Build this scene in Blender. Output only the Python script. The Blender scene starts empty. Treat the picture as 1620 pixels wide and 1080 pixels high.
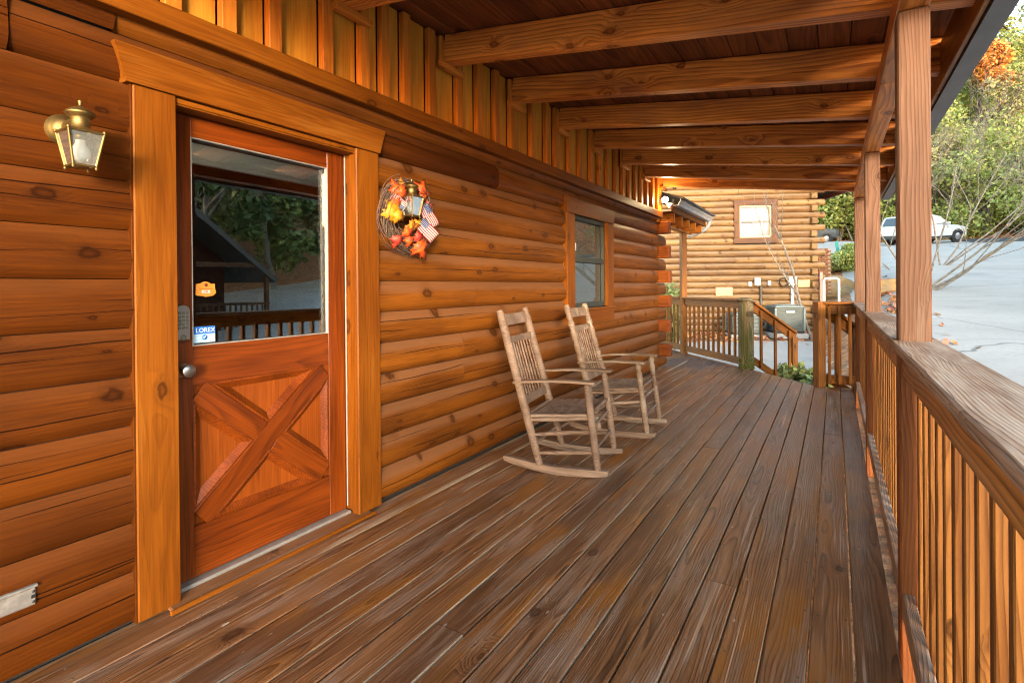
import bpy, bmesh, math, random
import numpy as np
from mathutils import Vector, Matrix
random.seed(7)
rng = np.random.default_rng(11)
S = bpy.context.scene
COL = S.collection
R = math.radians

# ------------------------------------------------------------------ camera
cam_d = bpy.data.cameras.new('camera'); cam = bpy.data.objects.new('camera', cam_d); COL.objects.link(cam)
FPX = 838.9
cam_d.sensor_width = 36.0; cam_d.lens = FPX / 1620 * 36
cam_d.shift_y = -(540 - 456.4) / 1620; cam_d.clip_start = 0.05; cam_d.clip_end = 600
_r = Vector((0.85433092, 0.51965774, -0.00863159)); _u = Vector((0.00568842, 0.00725752, 0.99995748)); _f = Vector((-0.51969829, 0.8543437, -0.0032443))
cam.matrix_world = Matrix(((_r.x, _u.x, -_f.x, 2.2835), (_r.y, _u.y, -_f.y, 0.0), (_r.z, _u.z, -_f.z, 1.2869), (0, 0, 0, 1)))
S.camera = cam

# ------------------------------------------------------------------ daylight
SUN_EL, SUN_AZ = R(5.0), R(-50.0)       # azimuth measured from +X towards +Y: the sun stands behind and right of the camera
sdir = Vector((math.cos(SUN_EL) * math.cos(SUN_AZ), math.cos(SUN_EL) * math.sin(SUN_AZ), math.sin(SUN_EL)))
world = bpy.data.worlds.new('World'); S.world = world; world.use_nodes = True
wn = world.node_tree; bg = wn.nodes['Background']
sky = wn.nodes.new('ShaderNodeTexSky'); sky.sky_type = 'NISHITA'; sky.sun_disc = False
sky.sun_elevation = SUN_EL; sky.sun_rotation = math.atan2(sdir.x, sdir.y)
sky.air_density = 1.0; sky.dust_density = 1.0; sky.ozone_density = 1.0
wn.links.new(sky.outputs[0], bg.inputs[0]); bg.inputs[1].default_value = 0.15
sun_d = bpy.data.lights.new('sun', 'SUN'); sun_d.energy = 0.5; sun_d.angle = R(10); sun_d.color = (1.0, 0.94, 0.87)
sun = bpy.data.objects.new('sun', sun_d); COL.objects.link(sun)
sun.rotation_euler = sdir.to_track_quat('Z', 'Y').to_euler()
S.view_settings.view_transform = 'Standard'; S.view_settings.look = 'None'
S.view_settings.exposure = 3.7; S.view_settings.gamma = 1.0; S.view_settings.use_curve_mapping = False
S.render.engine = 'CYCLES'
S.cycles.max_bounces = 10; S.cycles.diffuse_bounces = 6; S.cycles.glossy_bounces = 4; S.cycles.transparent_max_bounces = 12
S.cycles.use_denoising = True; S.cycles.denoiser = 'OPENIMAGEDENOISE'; S.cycles.denoising_input_passes = 'RGB_ALBEDO_NORMAL'; S.cycles.denoising_prefilter = 'NONE'; S.cycles.filter_width = 1.15; S.cycles.sample_clamp_indirect = 6.0

# ------------------------------------------------------------------ node helpers
class NT:
    def __init__(s, m):
        m.use_nodes = True; s.t = m.node_tree; s.t.nodes.clear()
    def n(s, kind, *args, **props):
        nd = s.t.nodes.new('ShaderNode' + kind)
        ins = {}
        for k, v in props.items():
            if k.startswith('i_'): ins[k[2:].replace('_', ' ')] = v
            else: setattr(nd, k, v)
        for i, v in enumerate(args): s.put(nd.inputs[i], v)
        for k, v in ins.items(): s.put(nd.inputs[k], v)
        return nd
    def put(s, sock, v):
        if v is None: return
        if isinstance(v, bpy.types.Node): v = v.outputs[0]
        if isinstance(v, bpy.types.NodeSocket): s.t.links.new(v, sock)
        else:
            if isinstance(v, (tuple, list)) and sock.type == 'RGBA' and len(v) == 3: v = (*v, 1)
            sock.default_value = v
    def m(s, op, a, b=None, c=None, clamp=False):
        nd = s.n('Math', operation=op, use_clamp=clamp)
        for i, v in enumerate((a, b, c)):
            if v is not None: s.put(nd.inputs[i], v)
        return nd.outputs[0]
    def vm(s, op, a, b=None):
        nd = s.n('VectorMath', operation=op)
        s.put(nd.inputs[0], a)
        if b is not None: s.put(nd.inputs[1], b)
        return nd.outputs[0]
    def mix(s, fac, a, b, blend='MIX'):
        nd = s.n('Mix', data_type='RGBA', blend_type=blend)
        s.put(nd.inputs[0], fac); s.put(nd.inputs[6], a); s.put(nd.inputs[7], b)
        return nd.outputs[2]
    def step(s, x, lo, hi):
        nd = s.n('MapRange', interpolation_type='SMOOTHSTEP')
        s.put(nd.inputs[0], x); s.put(nd.inputs[1], lo); s.put(nd.inputs[2], hi); s.put(nd.inputs[3], 0.0); s.put(nd.inputs[4], 1.0)
        return nd.outputs[0]
    def noise(s, vec, scale=1.0, detail=2.0, rough=.5):
        nd = s.n('TexNoise', i_Scale=scale, i_Detail=detail, i_Roughness=rough); s.put(nd.inputs['Vector'], vec)
        return nd.outputs[0]
    def out(s, sh):
        o = s.n('OutputMaterial'); s.t.links.new(sh if isinstance(sh, bpy.types.NodeSocket) else sh.outputs[0], o.inputs[0])

def newmat(name):
    m = bpy.data.materials.new(name); return m, NT(m)

def wood(name, dark, light, rough=.5, rings=.45, freq=55., knots=.5, checks=0., wear=None, wear_amt=0., wear_scale=1., edge=None, edge_w=.06,
         top_wear=None, low=None, var=.25, bump=.35, specks=0., coat=0., stain=None, stain_amt=0., fine=.28, spec=.22, tone=.77, spill=None, warp_amt=.11, pale=None):
    """Stained softwood: grain runs along the board's own X axis; every board is offset by its own random number."""
    dim = lambda c: None if c is None else tuple(x * tone for x in c[:3]) + tuple(c[3:])
    dark, light, wear, edge, top_wear, low, stain = [dim(c) for c in (dark, light, wear, edge, top_wear, low, stain)]
    m, t = newmat(name)
    tc = t.n('TexCoord').outputs['Object']; oi = t.n('ObjectInfo'); rnd = oi.outputs['Random']
    off = t.n('CombineXYZ', t.m('MULTIPLY', rnd, 37.0), t.m('MULTIPLY', rnd, 91.0), t.m('MULTIPLY', rnd, 53.0)).outputs[0]
    P = t.vm('ADD', tc, off)
    xyz = t.n('SeparateXYZ', tc)
    # knots
    px = t.n('SeparateXYZ', P); kq = t.m('ADD', px.outputs[1], px.outputs[2])
    kwob = t.m('MULTIPLY', t.m('SUBTRACT', t.noise(P, 30.0, 2.0), .5), .14)
    kv = t.n('TexVoronoi', voronoi_dimensions='2D', feature='F1', i_Scale=1.0); t.put(kv.inputs['Vector'], t.n('CombineXYZ', t.m('ADD', t.m('MULTIPLY', px.outputs[0], 3.6), kwob), t.m('ADD', t.m('MULTIPLY', kq, 7.0), kwob), 0))
    kcell = t.n('SeparateXYZ', kv.outputs['Color']).outputs[0]
    kon = t.m('GREATER_THAN', kcell, 1.0 - knots * .42); ksz = t.m('ADD', .05, t.m('MULTIPLY', t.n('SeparateXYZ', kv.outputs['Color']).outputs[1], .11))
    kd = kv.outputs['Distance']
    kmask = t.m('MULTIPLY', t.m('SUBTRACT', 1.0, t.step(kd, t.m('MULTIPLY', ksz, .75), t.m('MULTIPLY', ksz, 1.25))), kon)
    kswirl = t.m('MULTIPLY', t.m('SUBTRACT', 1.0, t.step(kd, .05, .5)), kon)
    # growth rings, cut lengthwise
    warp = t.noise(t.vm('MULTIPLY', P, (.9, 5.0, 5.0)), 1.0, 2.0)
    ry = t.m('ADD', xyz.outputs[1], t.m('MULTIPLY', t.m('SUBTRACT', rnd, .5), .16))
    rz = t.m('ADD', xyz.outputs[2], t.m('ADD', .05, t.m('MULTIPLY', rnd, .06)))
    rr = t.m('SQRT', t.m('ADD', t.m('MULTIPLY', ry, ry), t.m('MULTIPLY', rz, rz)))
    rr = t.m('ADD', rr, t.m('MULTIPLY', warp, warp_amt)); rr = t.m('ADD', rr, t.m('MULTIPLY', kswirl, .035))
    fr = t.m('FRACT', t.m('MULTIPLY', rr, freq))
    ring = t.m('MULTIPLY', t.m('POWER', fr, 2.2), t.m('SUBTRACT', 1.0, t.step(fr, .86, 1.0)))
    fib = t.noise(t.vm('MULTIPLY', P, (5.0, 150.0, 150.0)), 1.0, 2.0, .6)
    blot = t.noise(t.vm('MULTIPLY', P, (1.3, 6.0, 6.0)), 1.0, 3.0, .55)
    big = t.noise(t.vm('MULTIPLY', P, (.6, 1.6, 1.6)), 1.0, 1.0)
    fib2 = t.noise(t.vm('MULTIPLY', P, (2.2, 60.0, 60.0)), 1.0, 3.0, .6)
    v = t.m('ADD', t.m('MULTIPLY', t.step(blot, .3, .72), .50), t.m('ADD', t.m('MULTIPLY', t.step(fib, .3, .7), .26), t.m('MULTIPLY', t.m('SUBTRACT', t.step(fib2, .28, .72), .25), fine)))
    v = t.m('ADD', v, t.m('MULTIPLY', t.m('SUBTRACT', big, .5), .5))
    v = t.m('SUBTRACT', v, t.m('MULTIPLY', ring, rings)); v = t.m('ADD', v, rings * .35)
    v = t.m('ADD', v, t.m('MULTIPLY', t.m('SUBTRACT', rnd, .5), var), clamp=True)
    col = t.mix(v, dark, light)
    if stain:
        sm = t.m('MULTIPLY', t.step(t.noise(t.vm('MULTIPLY', P, (1.1, 3.0, 3.0)), 1.0, 3.0, .6), .5, .68), stain_amt)
        col = t.mix(sm, col, stain)
    rg = t.m('ADD', rough, t.m('MULTIPLY', t.m('SUBTRACT', blot, .5), .3))
    if wear:
        w = t.noise(t.vm('MULTIPLY', P, (.9 * wear_scale, 7.0 * wear_scale, 7.0 * wear_scale)), 1.0, 4.0, .65)
        w = t.m('MULTIPLY', t.step(t.m('ADD', w, t.m('MULTIPLY', t.m('SUBTRACT', fib, .5), .25)), .62 - .25 * wear_amt, .80 - .25 * wear_amt), min(1., .45 + wear_amt * .5))
        col = t.mix(w, col, wear)
        rg = t.m('ADD', rg, t.m('MULTIPLY', w, .12))
    if low:         # below the rail the stain is better kept
        lm = t.m('SUBTRACT', 1.0, t.step(t.m('ADD', xyz.outputs[0], t.m('MULTIPLY', blot, .02)), low[3] - .006, low[3] + .006))
        col = t.mix(t.m('MULTIPLY', lm, .8), col, t.mix(v, tuple(c * .45 for c in low[:3]), low[:3]))
    col = t.mix(t.m('MULTIPLY', ring, min(.5, rings * .5)), col, (0.0, 0.0, 0.0))
    if pale:        # raised, scuffed grain lines
        fl_ = t.noise(t.vm('MULTIPLY', P, (1.6, 120.0, 120.0)), 1.0, 3.0, .6); fz = t.noise(t.vm('MULTIPLY', P, (1.5, 9.0, 9.0)), 1.0, 2.0)
        col = t.mix(t.m('MULTIPLY', t.m('MULTIPLY', t.step(fl_, .56, .70), t.step(fz, .40, .60)), pale[3]), col, pale[:3])
    if top_wear:    # weather-greyed upper shoulder of a round log
        geo = t.n('NewGeometry'); nz = t.n('SeparateXYZ', geo.outputs['Normal']).outputs[2]
        tw = t.m('MULTIPLY', t.step(t.m('ADD', nz, t.m('MULTIPLY', t.m('SUBTRACT', blot, .5), .5)), .12, .5), top_wear[3])
        col = t.mix(tw, col, top_wear[:3])
    halo = t.m('MULTIPLY', t.m('SUBTRACT', 1.0, t.step(kd, t.m('MULTIPLY', ksz, .9), t.m('MULTIPLY', ksz, 2.6))), kon)
    col = t.mix(t.m('MULTIPLY', halo, .35), col, tuple(c * .8 for c in dark))
    kin = t.m('MULTIPLY', t.m('SUBTRACT', 1.0, t.step(kd, 0.0, t.m('MULTIPLY', ksz, .8))), kon)
    kcol = t.mix(kin, tuple(c * .35 for c in dark), tuple(c * 1.1 for c in dark))
    col = t.mix(t.m('MULTIPLY', kmask, .8), col, kcol)
    hgt = t.m('SUBTRACT', t.m('MULTIPLY', fib, .5), t.m('MULTIPLY', ring, .5))
    if checks:
        ck = None
        for a_, b_, f_ in ((17.3, .085, .7), (41.9, .11, .5), (71.7, .09, .9)):
            zc = t.m('MULTIPLY', t.m('SUBTRACT', t.m('FRACT', t.m('MULTIPLY', rnd, a_)), .5), b_)
            wob = t.m('MULTIPLY', t.m('SUBTRACT', t.noise(t.n('CombineXYZ', t.m('ADD', t.m('MULTIPLY', xyz.outputs[0], f_), t.m('MULTIPLY', rnd, a_ * 9)), 0, 0).outputs[0], 1.0, 5.0, .45), .5), .085)
            dst = t.m('ABSOLUTE', t.m('SUBTRACT', t.m('SUBTRACT', xyz.outputs[2], zc), wob))
            on = t.noise(t.n('CombineXYZ', t.m('ADD', t.m('MULTIPLY', xyz.outputs[0], .9), t.m('MULTIPLY', rnd, a_ * 31)), 3.3, 0).outputs[0], 1.0, 1.0)
            wd = t.m('MULTIPLY', t.step(on, .60 - .12 * checks, .74 - .12 * checks), .0026)
            one = t.m('MULTIPLY', t.m('SUBTRACT', 1.0, t.step(dst, t.m('MULTIPLY', wd, .5), t.m('ADD', wd, .0004))), t.m('GREATER_THAN', wd, .0002))
            ck = one if ck is None else t.m('MAXIMUM', ck, one)
        col = t.mix(t.m('MULTIPLY', ck, .9), col, tuple(c * .12 for c in dark)); hgt = t.m('SUBTRACT', hgt, t.m('MULTIPLY', ck, 3.0))
    if specks:
        sv = t.n('TexVoronoi', feature='F1', i_Scale=1.0); t.put(sv.inputs['Vector'], t.vm('MULTIPLY', P, (9.0, 22.0, 22.0)))
        sc = t.n('SeparateXYZ', sv.outputs['Color'])
        sz = t.m('MULTIPLY', t.m('MULTIPLY', sc.outputs[1], sc.outputs[1]), .16)
        sm = t.m('MULTIPLY', t.m('LESS_THAN', sv.outputs['Distance'], sz), t.m('GREATER_THAN', sc.outputs[0], 1 - specks))
        sm = t.m('MULTIPLY', sm, t.step(t.noise(P, 60.0, 2.0), .4, .5))
        col = t.mix(t.m('MULTIPLY', sm, .75), col, (.40, .31, .23))
    if spill:       # one old dark spill on the boards
        ps = t.n('NewGeometry').outputs['Position']; dv = t.vm('MULTIPLY', t.vm('SUBTRACT', ps, (spill[0], spill[1], 0)), (.9, .8, 0))
        dl = t.n('VectorMath', operation='LENGTH'); t.put(dl.inputs[0], dv)
        dn = t.m('ADD', dl.outputs['Value'], t.m('MULTIPLY', t.m('SUBTRACT', t.noise(ps, 3.0, 4.0, .7), .5), .8))
        col = t.mix(t.m('MULTIPLY', t.m('SUBTRACT', 1.0, t.step(dn, .25, .75)), .7), col, (.035, .035, .05))
    if edge:
        ey = t.step(t.m('ADD', t.m('ABSOLUTE', xyz.outputs[1]), t.m('MULTIPLY', t.m('SUBTRACT', t.noise(t.vm('MULTIPLY', P, (3, 30, 30)), 1.0, 3.0), .5), .006)), edge_w - .0025, edge_w)
        em = t.m('MULTIPLY', ey, t.step(t.noise(t.vm('MULTIPLY', P, (1.2, 4, 4)), 1.0, 2.0), .38, .6))
        col = t.mix(t.m('MULTIPLY', em, .8), col, edge)
    bsdf = t.n('BsdfPrincipled'); t.put(bsdf.inputs['Base Color'], col); t.put(bsdf.inputs['Roughness'], rg)
    bsdf.inputs['Specular IOR Level'].default_value = spec
    if coat: bsdf.inputs['Coat Weight'].default_value = coat; bsdf.inputs['Coat Roughness'].default_value = .22
    bp = t.n('Bump', i_Strength=bump, i_Distance=.003); t.put(bp.inputs['Height'], hgt); t.put(bsdf.inputs['Normal'], bp)
    t.out(bsdf)
    return m

def plain(name, col, rough=.5, metal=0., noise_amt=.0, noise_scale=20., col2=None, bump=0., emit=None, emit_s=0., spec=.5, island=0., trans=0.):
    m, t = newmat(name)
    c = (*col, 1)
    bsdf = t.n('BsdfPrincipled')
    if noise_amt or col2:
        P = t.n('TexCoord').outputs['Object']
        nz = t.noise(P, noise_scale, 4.0, .6)
        col2 = col2 or tuple(x * (1 - noise_amt) for x in col)
        mx = t.mix(t.step(nz, .35, .65), col, col2)
        if bump:
            bp = t.n('Bump', i_Strength=bump, i_Distance=.01); t.put(bp.inputs['Height'], nz); t.put(bsdf.inputs['Normal'], bp)
    else: mx = c
    if island:
        ri = t.n('NewGeometry').outputs['Random Per Island']
        hv = t.n('HueSaturation'); t.put(hv.inputs['Color'], mx)
        t.put(hv.inputs['Value'], t.m('ADD', 1 - island, t.m('MULTIPLY', ri, 2 * island)))
        t.put(hv.inputs['Hue'], t.m('ADD', .5 - island * .06, t.m('MULTIPLY', t.m('FRACT', t.m('MULTIPLY', ri, 7.3)), island * .12)))
        mx = hv.outputs[0]
    t.put(bsdf.inputs['Base Color'], mx)
    bsdf.inputs['Roughness'].default_value = rough; bsdf.inputs['Metallic'].default_value = metal
    bsdf.inputs['Specular IOR Level'].default_value = spec
    if emit: bsdf.inputs['Emission Color'].default_value = (*emit, 1); bsdf.inputs['Emission Strength'].default_value = emit_s
    if trans:
        tr = t.n('BsdfTranslucent'); t.put(tr.inputs[0], mx)
        mxs = t.n('MixShader'); mxs.inputs[0].default_value = trans; t.t.links.new(bsdf.outputs[0], mxs.inputs[1]); t.t.links.new(tr.outputs[0], mxs.inputs[2])
        t.out(mxs)
    else: t.out(bsdf)
    return m

def glass(name, tint=(.9, .93, .92), mult=2.2, rough=.0, haze=None):
    m, t = newmat(name)
    tr = t.n('BsdfTransparent', tint); gl = t.n('BsdfGlossy', (1, 1, 1)); gl.inputs['Roughness'].default_value = rough
    P = t.n('TexCoord').outputs['Object']
    bp = t.n('Bump', i_Strength=.02, i_Distance=.02); t.put(bp.inputs['Height'], t.noise(P, 2.5, 1.0)); t.put(gl.inputs['Normal'], bp)
    fr = t.n('Fresnel'); fr.inputs[0].default_value = 1.5
    mx = t.n('MixShader'); t.put(mx.inputs[0], t.m('MULTIPLY', fr, mult, clamp=True))
    base = tr
    if haze:
        df = t.n('BsdfDiffuse', haze[:3]); mh = t.n('MixShader'); mh.inputs[0].default_value = haze[3]
        t.t.links.new(tr.outputs[0], mh.inputs[1]); t.t.links.new(df.outputs[0], mh.inputs[2]); base = mh
    t.t.links.new(base.outputs[0], mx.inputs[1]); t.t.links.new(gl.outputs[0], mx.inputs[2]); t.out(mx)
    return m

# ------------------------------------------------------------------ materials
M = {}
M['casing'] = wood('casing_wood', (.15, .040, .003), (.325, .100, .006), .5, .18, 60, .5, wear=(.33, .13, .018), wear_amt=.2, var=.15, bump=.3, stain=(.19, .05, .004), stain_amt=.4, spec=.15)
M['door'] = wood('door_wood', (.095, .017, .002), (.285, .058, .004), .35, .34, 70, .0, var=.15, bump=.12, coat=.25)
M['door_panel'] = wood('door_panel_wood', (.17, .036, .004), (.38, .088, .008), .38, .22, 60, .0, var=.1, bump=.12, coat=.15)
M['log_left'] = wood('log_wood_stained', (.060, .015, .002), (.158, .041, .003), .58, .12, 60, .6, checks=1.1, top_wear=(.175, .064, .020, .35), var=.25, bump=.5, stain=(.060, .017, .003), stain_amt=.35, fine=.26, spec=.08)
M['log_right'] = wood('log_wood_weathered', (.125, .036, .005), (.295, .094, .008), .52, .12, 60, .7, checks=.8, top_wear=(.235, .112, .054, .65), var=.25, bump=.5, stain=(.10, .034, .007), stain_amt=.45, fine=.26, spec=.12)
M['log_end'] = wood('log_end_wood', (.17, .04, .008), (.40, .11, .018), .55, .3, 40, .3, var=.2)
M['batten'] = wood('batten_wood', (.34, .098, .012), (.66, .225, .026), .48, .25, 40, .3, var=.35, bump=.2, tone=1.0)
M['board'] = wood('siding_board_wood', (.38, .14, .013), (.70, .30, .032), .5, .15, 30, .25, var=.35, bump=.2, tone=1.0)
M['rafter'] = wood('rafter_wood', (.31, .078, .013), (.82, .30, .052), .42, .58, 42, .5, var=.2, bump=.25, stain=(.22, .09, .05), stain_amt=.45, tone=1.0)
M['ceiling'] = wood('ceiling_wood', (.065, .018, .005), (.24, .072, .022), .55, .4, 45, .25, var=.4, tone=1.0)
M['post'] = wood('post_wood', (.13, .060, .036), (.285, .160, .108), .6, .5, 75, .2, var=.15, bump=.3, wear=(.27, .19, .15), wear_amt=.25, low=(.42, .115, .02, .012))
M['rail'] = wood('rail_wood', (.19, .060, .010), (.46, .185, .038), .5, .55, 60, .3, var=.25, bump=.35, stain=(.22, .09, .03), stain_amt=.3)
M['top_rail'] = wood('top_rail_wood', (.25, .085, .016), (.66, .28, .06), .5, .7, 55, .55, var=.2, bump=.4, wear=(.46, .28, .14), wear_amt=.2, tone=1.0)
M['rail_far'] = wood('rail_far_wood', (.15, .046, .007), (.42, .150, .022), .5, .55, 60, .3, var=.25, bump=.35)
M['cap'] = wood('cap_wood', (.26, .145, .09), (.56, .36, .24), .6, .75, 110, .3, var=.15, bump=.7, wear=(.70, .56, .45), wear_amt=.68)
M['baluster'] = wood('baluster_wood', (.16, .055, .010), (.36, .150, .036), .5, .6, 75, .25, var=.5, bump=.3)
M['deck'] = wood('deck_wood', (.105, .043, .018), (.345, .150, .058), .42, .72, 165, .10, var=.45, bump=.8, wear=(.36, .232, .158), wear_amt=.55, wear_scale=1.6, specks=.34,
                 edge=(.56, .43, .29), edge_w=.0642, stain=(.38, .135, .016), stain_amt=.9, fine=.42, spec=.45, spill=(.25, 9.1), warp_amt=.06, pale=(.50, .36, .26, .7))
M['chair'] = wood('chair_wood', (.15, .09, .062), (.37, .26, .20), .6, .45, 90, .15, var=.3, bump=.4, wear=(.42, .33, .27), wear_amt=.35)
M['chair_worn'] = wood('chair_wood_grey', (.17, .10, .065), (.38, .27, .20), .65, .45, 70, .2, var=.3, bump=.4, wear=(.50, .40, .31), wear_amt=.55)
M['newel'] = wood('newel_wood', (.10, .07, .035), (.30, .23, .15), .7, .6, 60, .3, bump=.6, wear=(.075, .085, .012), wear_amt=.75)
M['neighbor_log'] = wood('pale_log_wood', (.15, .072, .026), (.385, .225, .09), .6, .25, 50, .7, checks=.6, var=.6, top_wear=(.36, .255, .165, .6), stain=(.17, .10, .06), stain_amt=.6)
M['neighbor_trim'] = wood('reddish_trim_wood', (.085, .034, .017), (.22, .10, .05), .6, .4, 40, .6, var=.3)
M['opposite'] = wood('dark_red_siding', (.05, .014, .008), (.12, .035, .02), .6, .2, 30, .1)
M['dark'] = plain('dark_interior', (.018, .014, .012), .8)
M['gutter'] = plain('dark_gutter_metal', (.085, .078, .075), .45, .0, .2, 6)
M['gutter_light'] = plain('grey_gutter_metal', (.42, .38, .36), .4, 0, .3, 9)
M['brass'] = plain('aged_brass', (.34, .235, .09), .52, 1.0, .35, 14)
M['nickel'] = plain('satin_nickel', (.48, .46, .43), .32, 1.0)
M['steel'] = plain('threshold_metal', (.50, .49, .46), .4, .6, .15, 30)
M['bulb'] = plain('white_bulb', (.72, .74, .78), .25)
M['white'] = plain('white_plastic', (.62, .62, .60), .4)
M['off_white'] = plain('painted_metal_offwhite', (.36, .34, .32), .5, 0, .2, 25)
M['black'] = plain('black_plastic', (.02, .02, .02), .4)
M['green_key'] = plain('keypad_face', (.20, .20, .16), .5, .3)
M['glass'] = glass('window_glass')
M['lantern_glass'] = glass('lantern_glass', (.92, .95, .95), .7, .02, (.55, .6, .6, .12))
M['screen_glass'] = glass('screened_glass', (.55, .57, .55), 1.6, .02, (.10, .12, .11, .45))
M['neighbor_glass'] = glass('bright_glass', (.9, .9, .9), .04, .05, (.22, .232, .245, .9))
M['sash'] = plain('dark_green_sash', (.035, .042, .036), .5)
M['interior_white'] = plain('white_blind_slat', (.75, .73, .68), .6)
M['interior_wood'] = plain('room_wall_wood', (.10, .055, .02), .6, 0, .4, 6)
M['lamp_lit'] = plain('lit_lamp_face', (1, .9, .7), .4, emit=(1.0, .80, .48), emit_s=16.)

# ------------------------------------------------------------------ mesh helpers
WM = {}
def link(name, me, parent=None, mat=None, Mw=None):
    """One object; Mw is its world matrix (mesh is given in local space of Mw)."""
    o = bpy.data.objects.new(name, me); COL.objects.link(o)
    if mat is not None and len(me.materials) == 0: me.materials.append(mat)
    Mw = Mw or Matrix.Identity(4)
    if parent is not None:
        o.parent = parent; o.matrix_local = WM[parent.name].inverted() @ Mw
    else: o.matrix_local = Mw
    WM[o.name] = Mw.copy()
    return o
def tag(o, label=None, cat=None, group=None, kind=None):
    if label: o['label'] = label
    if cat: o['category'] = cat
    if group: o['group'] = group
    if kind: o['kind'] = kind
    return o
def thing(name, loc, label, cat, group=None, kind=None, parent=None):
    o = bpy.data.objects.new(name, None); COL.objects.link(o); o.empty_display_size = .1
    Mw = Matrix.Translation(loc); o.matrix_local = Mw; WM[o.name] = Mw
    tag(o, label, cat, group, kind); return o

class MB:
    def __init__(s): s.v = []; s.f = []; s.sm = []
    def add(s, vs, fs, smooth=False):
        b = len(s.v); s.v.extend([tuple(v) for v in vs]); s.f.extend([tuple(b + i for i in f) for f in fs]); s.sm.extend([smooth] * len(fs)); return s
    def box(s, x0, x1, y0, y1, z0, z1, bev=0.0, Mx=None):
        x0, x1 = sorted((x0, x1)); y0, y1 = sorted((y0, y1)); z0, z1 = sorted((z0, z1))
        if bev <= 0:
            vs = [(x, y, z) for x in (x0, x1) for y in (y0, y1) for z in (z0, z1)]
            fs = [(0, 1, 3, 2), (4, 6, 7, 5), (0, 4, 5, 1), (2, 3, 7, 6), (0, 2, 6, 4), (1, 5, 7, 3)]
        else:   # fully chamfered box
            b = min(bev, (x1 - x0) * .45, (y1 - y0) * .45, (z1 - z0) * .45)
            vs = []; idx = {}
            for ix in (0, 1):
                for iy in (0, 1):
                    for iz in (0, 1):
                        X, Y, Z = (x0, x1)[ix], (y0, y1)[iy], (z0, z1)[iz]
                        sx, sy, sz = (b, -b)[ix], (b, -b)[iy], (b, -b)[iz]
                        idx[ix, iy, iz, 0] = len(vs); vs.append((X, Y + sy, Z + sz))
                        idx[ix, iy, iz, 1] = len(vs); vs.append((X + sx, Y, Z + sz))
                        idx[ix, iy, iz, 2] = len(vs); vs.append((X + sx, Y + sy, Z))
            fs = []
            q = [(0, 0), (0, 1), (1, 1), (1, 0)]
            for a in (0, 1):
                fs.append(tuple(idx[a, p, r, 0] for p, r in (q if a else q[::-1])))
                fs.append(tuple(idx[p, a, r, 1] for p, r in (q[::-1] if a else q)))
                fs.append(tuple(idx[p, r, a, 2] for p, r in (q if a else q[::-1])))
            for a in (0, 1):
                for c in (0, 1):
                    fs.append((idx[a, c, 0, 0], idx[a, c, 1, 0], idx[a, c, 1, 1], idx[a, c, 0, 1]))
                    fs.append((idx[a, 0, c, 0], idx[a, 1, c, 0], idx[a, 1, c, 2], idx[a, 0, c, 2]))
                    fs.append((idx[0, a, c, 1], idx[1, a, c, 1], idx[1, a, c, 2], idx[0, a, c, 2]))
            for a in (0, 1):
                for c in (0, 1):
                    for d in (0, 1): fs.append((idx[a, c, d, 0], idx[a, c, d, 1], idx[a, c, d, 2]))
        if Mx is not None: vs = [Mx @ Vector(v) for v in vs]
        return s.add(vs, fs)
    def tube(s, pts, rad, n=8, caps=True, smooth=True):
        pts = [Vector(p) for p in pts]; k = len(pts)
        rad = [rad] * k if not hasattr(rad, '__len__') else rad
        vs = []; fs = []
        t0 = (pts[1] - pts[0]).normalized(); u = t0.orthogonal().normalized()
        for i, p in enumerate(pts):
            t = (pts[min(i + 1, k - 1)] - pts[max(i - 1, 0)]).normalized()
            u = (u - t * u.dot(t)).normalized() if (u - t * u.dot(t)).length > 1e-6 else t.orthogonal().normalized()
            w = t.cross(u)
            for j in range(n):
                a = 2 * math.pi * j / n; vs.append(p + (u * math.cos(a) + w * math.sin(a)) * rad[i])
        for i in range(k - 1):
            for j in range(n): fs.append((i * n + j, i * n + (j + 1) % n, (i + 1) * n + (j + 1) % n, (i + 1) * n + j))
        s.add(vs, fs, smooth)
        if caps: s.add([vs[j] for j in range(n)][::-1], [tuple(range(n))]); s.add(vs[-n:], [tuple(range(n))])
        return s
    def lathe(s, prof, n=20, Mx=None, smooth=True):
        vs = []; fs = []; k = len(prof)
        for r, z in prof:
            for j in range(n):
                a = 2 * math.pi * j / n; v = Vector((r * math.cos(a), r * math.sin(a), z)); vs.append(Mx @ v if Mx is not None else v)
        for i in range(k - 1):
            for j in range(n): fs.append((i * n + j, i * n + (j + 1) % n, (i + 1) * n + (j + 1) % n, (i + 1) * n + j))
        s.add(vs, fs, smooth)
        if prof[0][0] > 1e-5: s.add(vs[:n][::-1], [tuple(range(n))])
        if prof[-1][0] > 1e-5: s.add(vs[-n:], [tuple(range(n))])
        return s
    def prism(s, poly, depth, Mx=None, taper=0.0):
        """poly in local XY, extruded along local Z from 0 to depth."""
        n = len(poly); cx = sum(p[0] for p in poly) / n; cy = sum(p[1] for p in poly) / n
        top = [(cx + (p[0] - cx) * (1 - taper), cy + (p[1] - cy) * (1 - taper), depth) for p in poly]
        vs = [(p[0], p[1], 0) for p in poly] + top
        fs = [tuple(range(n))[::-1], tuple(range(n, 2 * n))] + [(i, (i + 1) % n, n + (i + 1) % n, n + i) for i in range(n)]
        if Mx is not None: vs = [Mx @ Vector(v) for v in vs]
        return s.add(vs, fs)
    def mesh(s, name, mat=None):
        me = bpy.data.meshes.new(name); me.from_pydata(s.v, [], s.f); me.polygons.foreach_set('use_smooth', s.sm)
        if mat is not None: me.materials.append(mat)
        me.update(); return me
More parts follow.
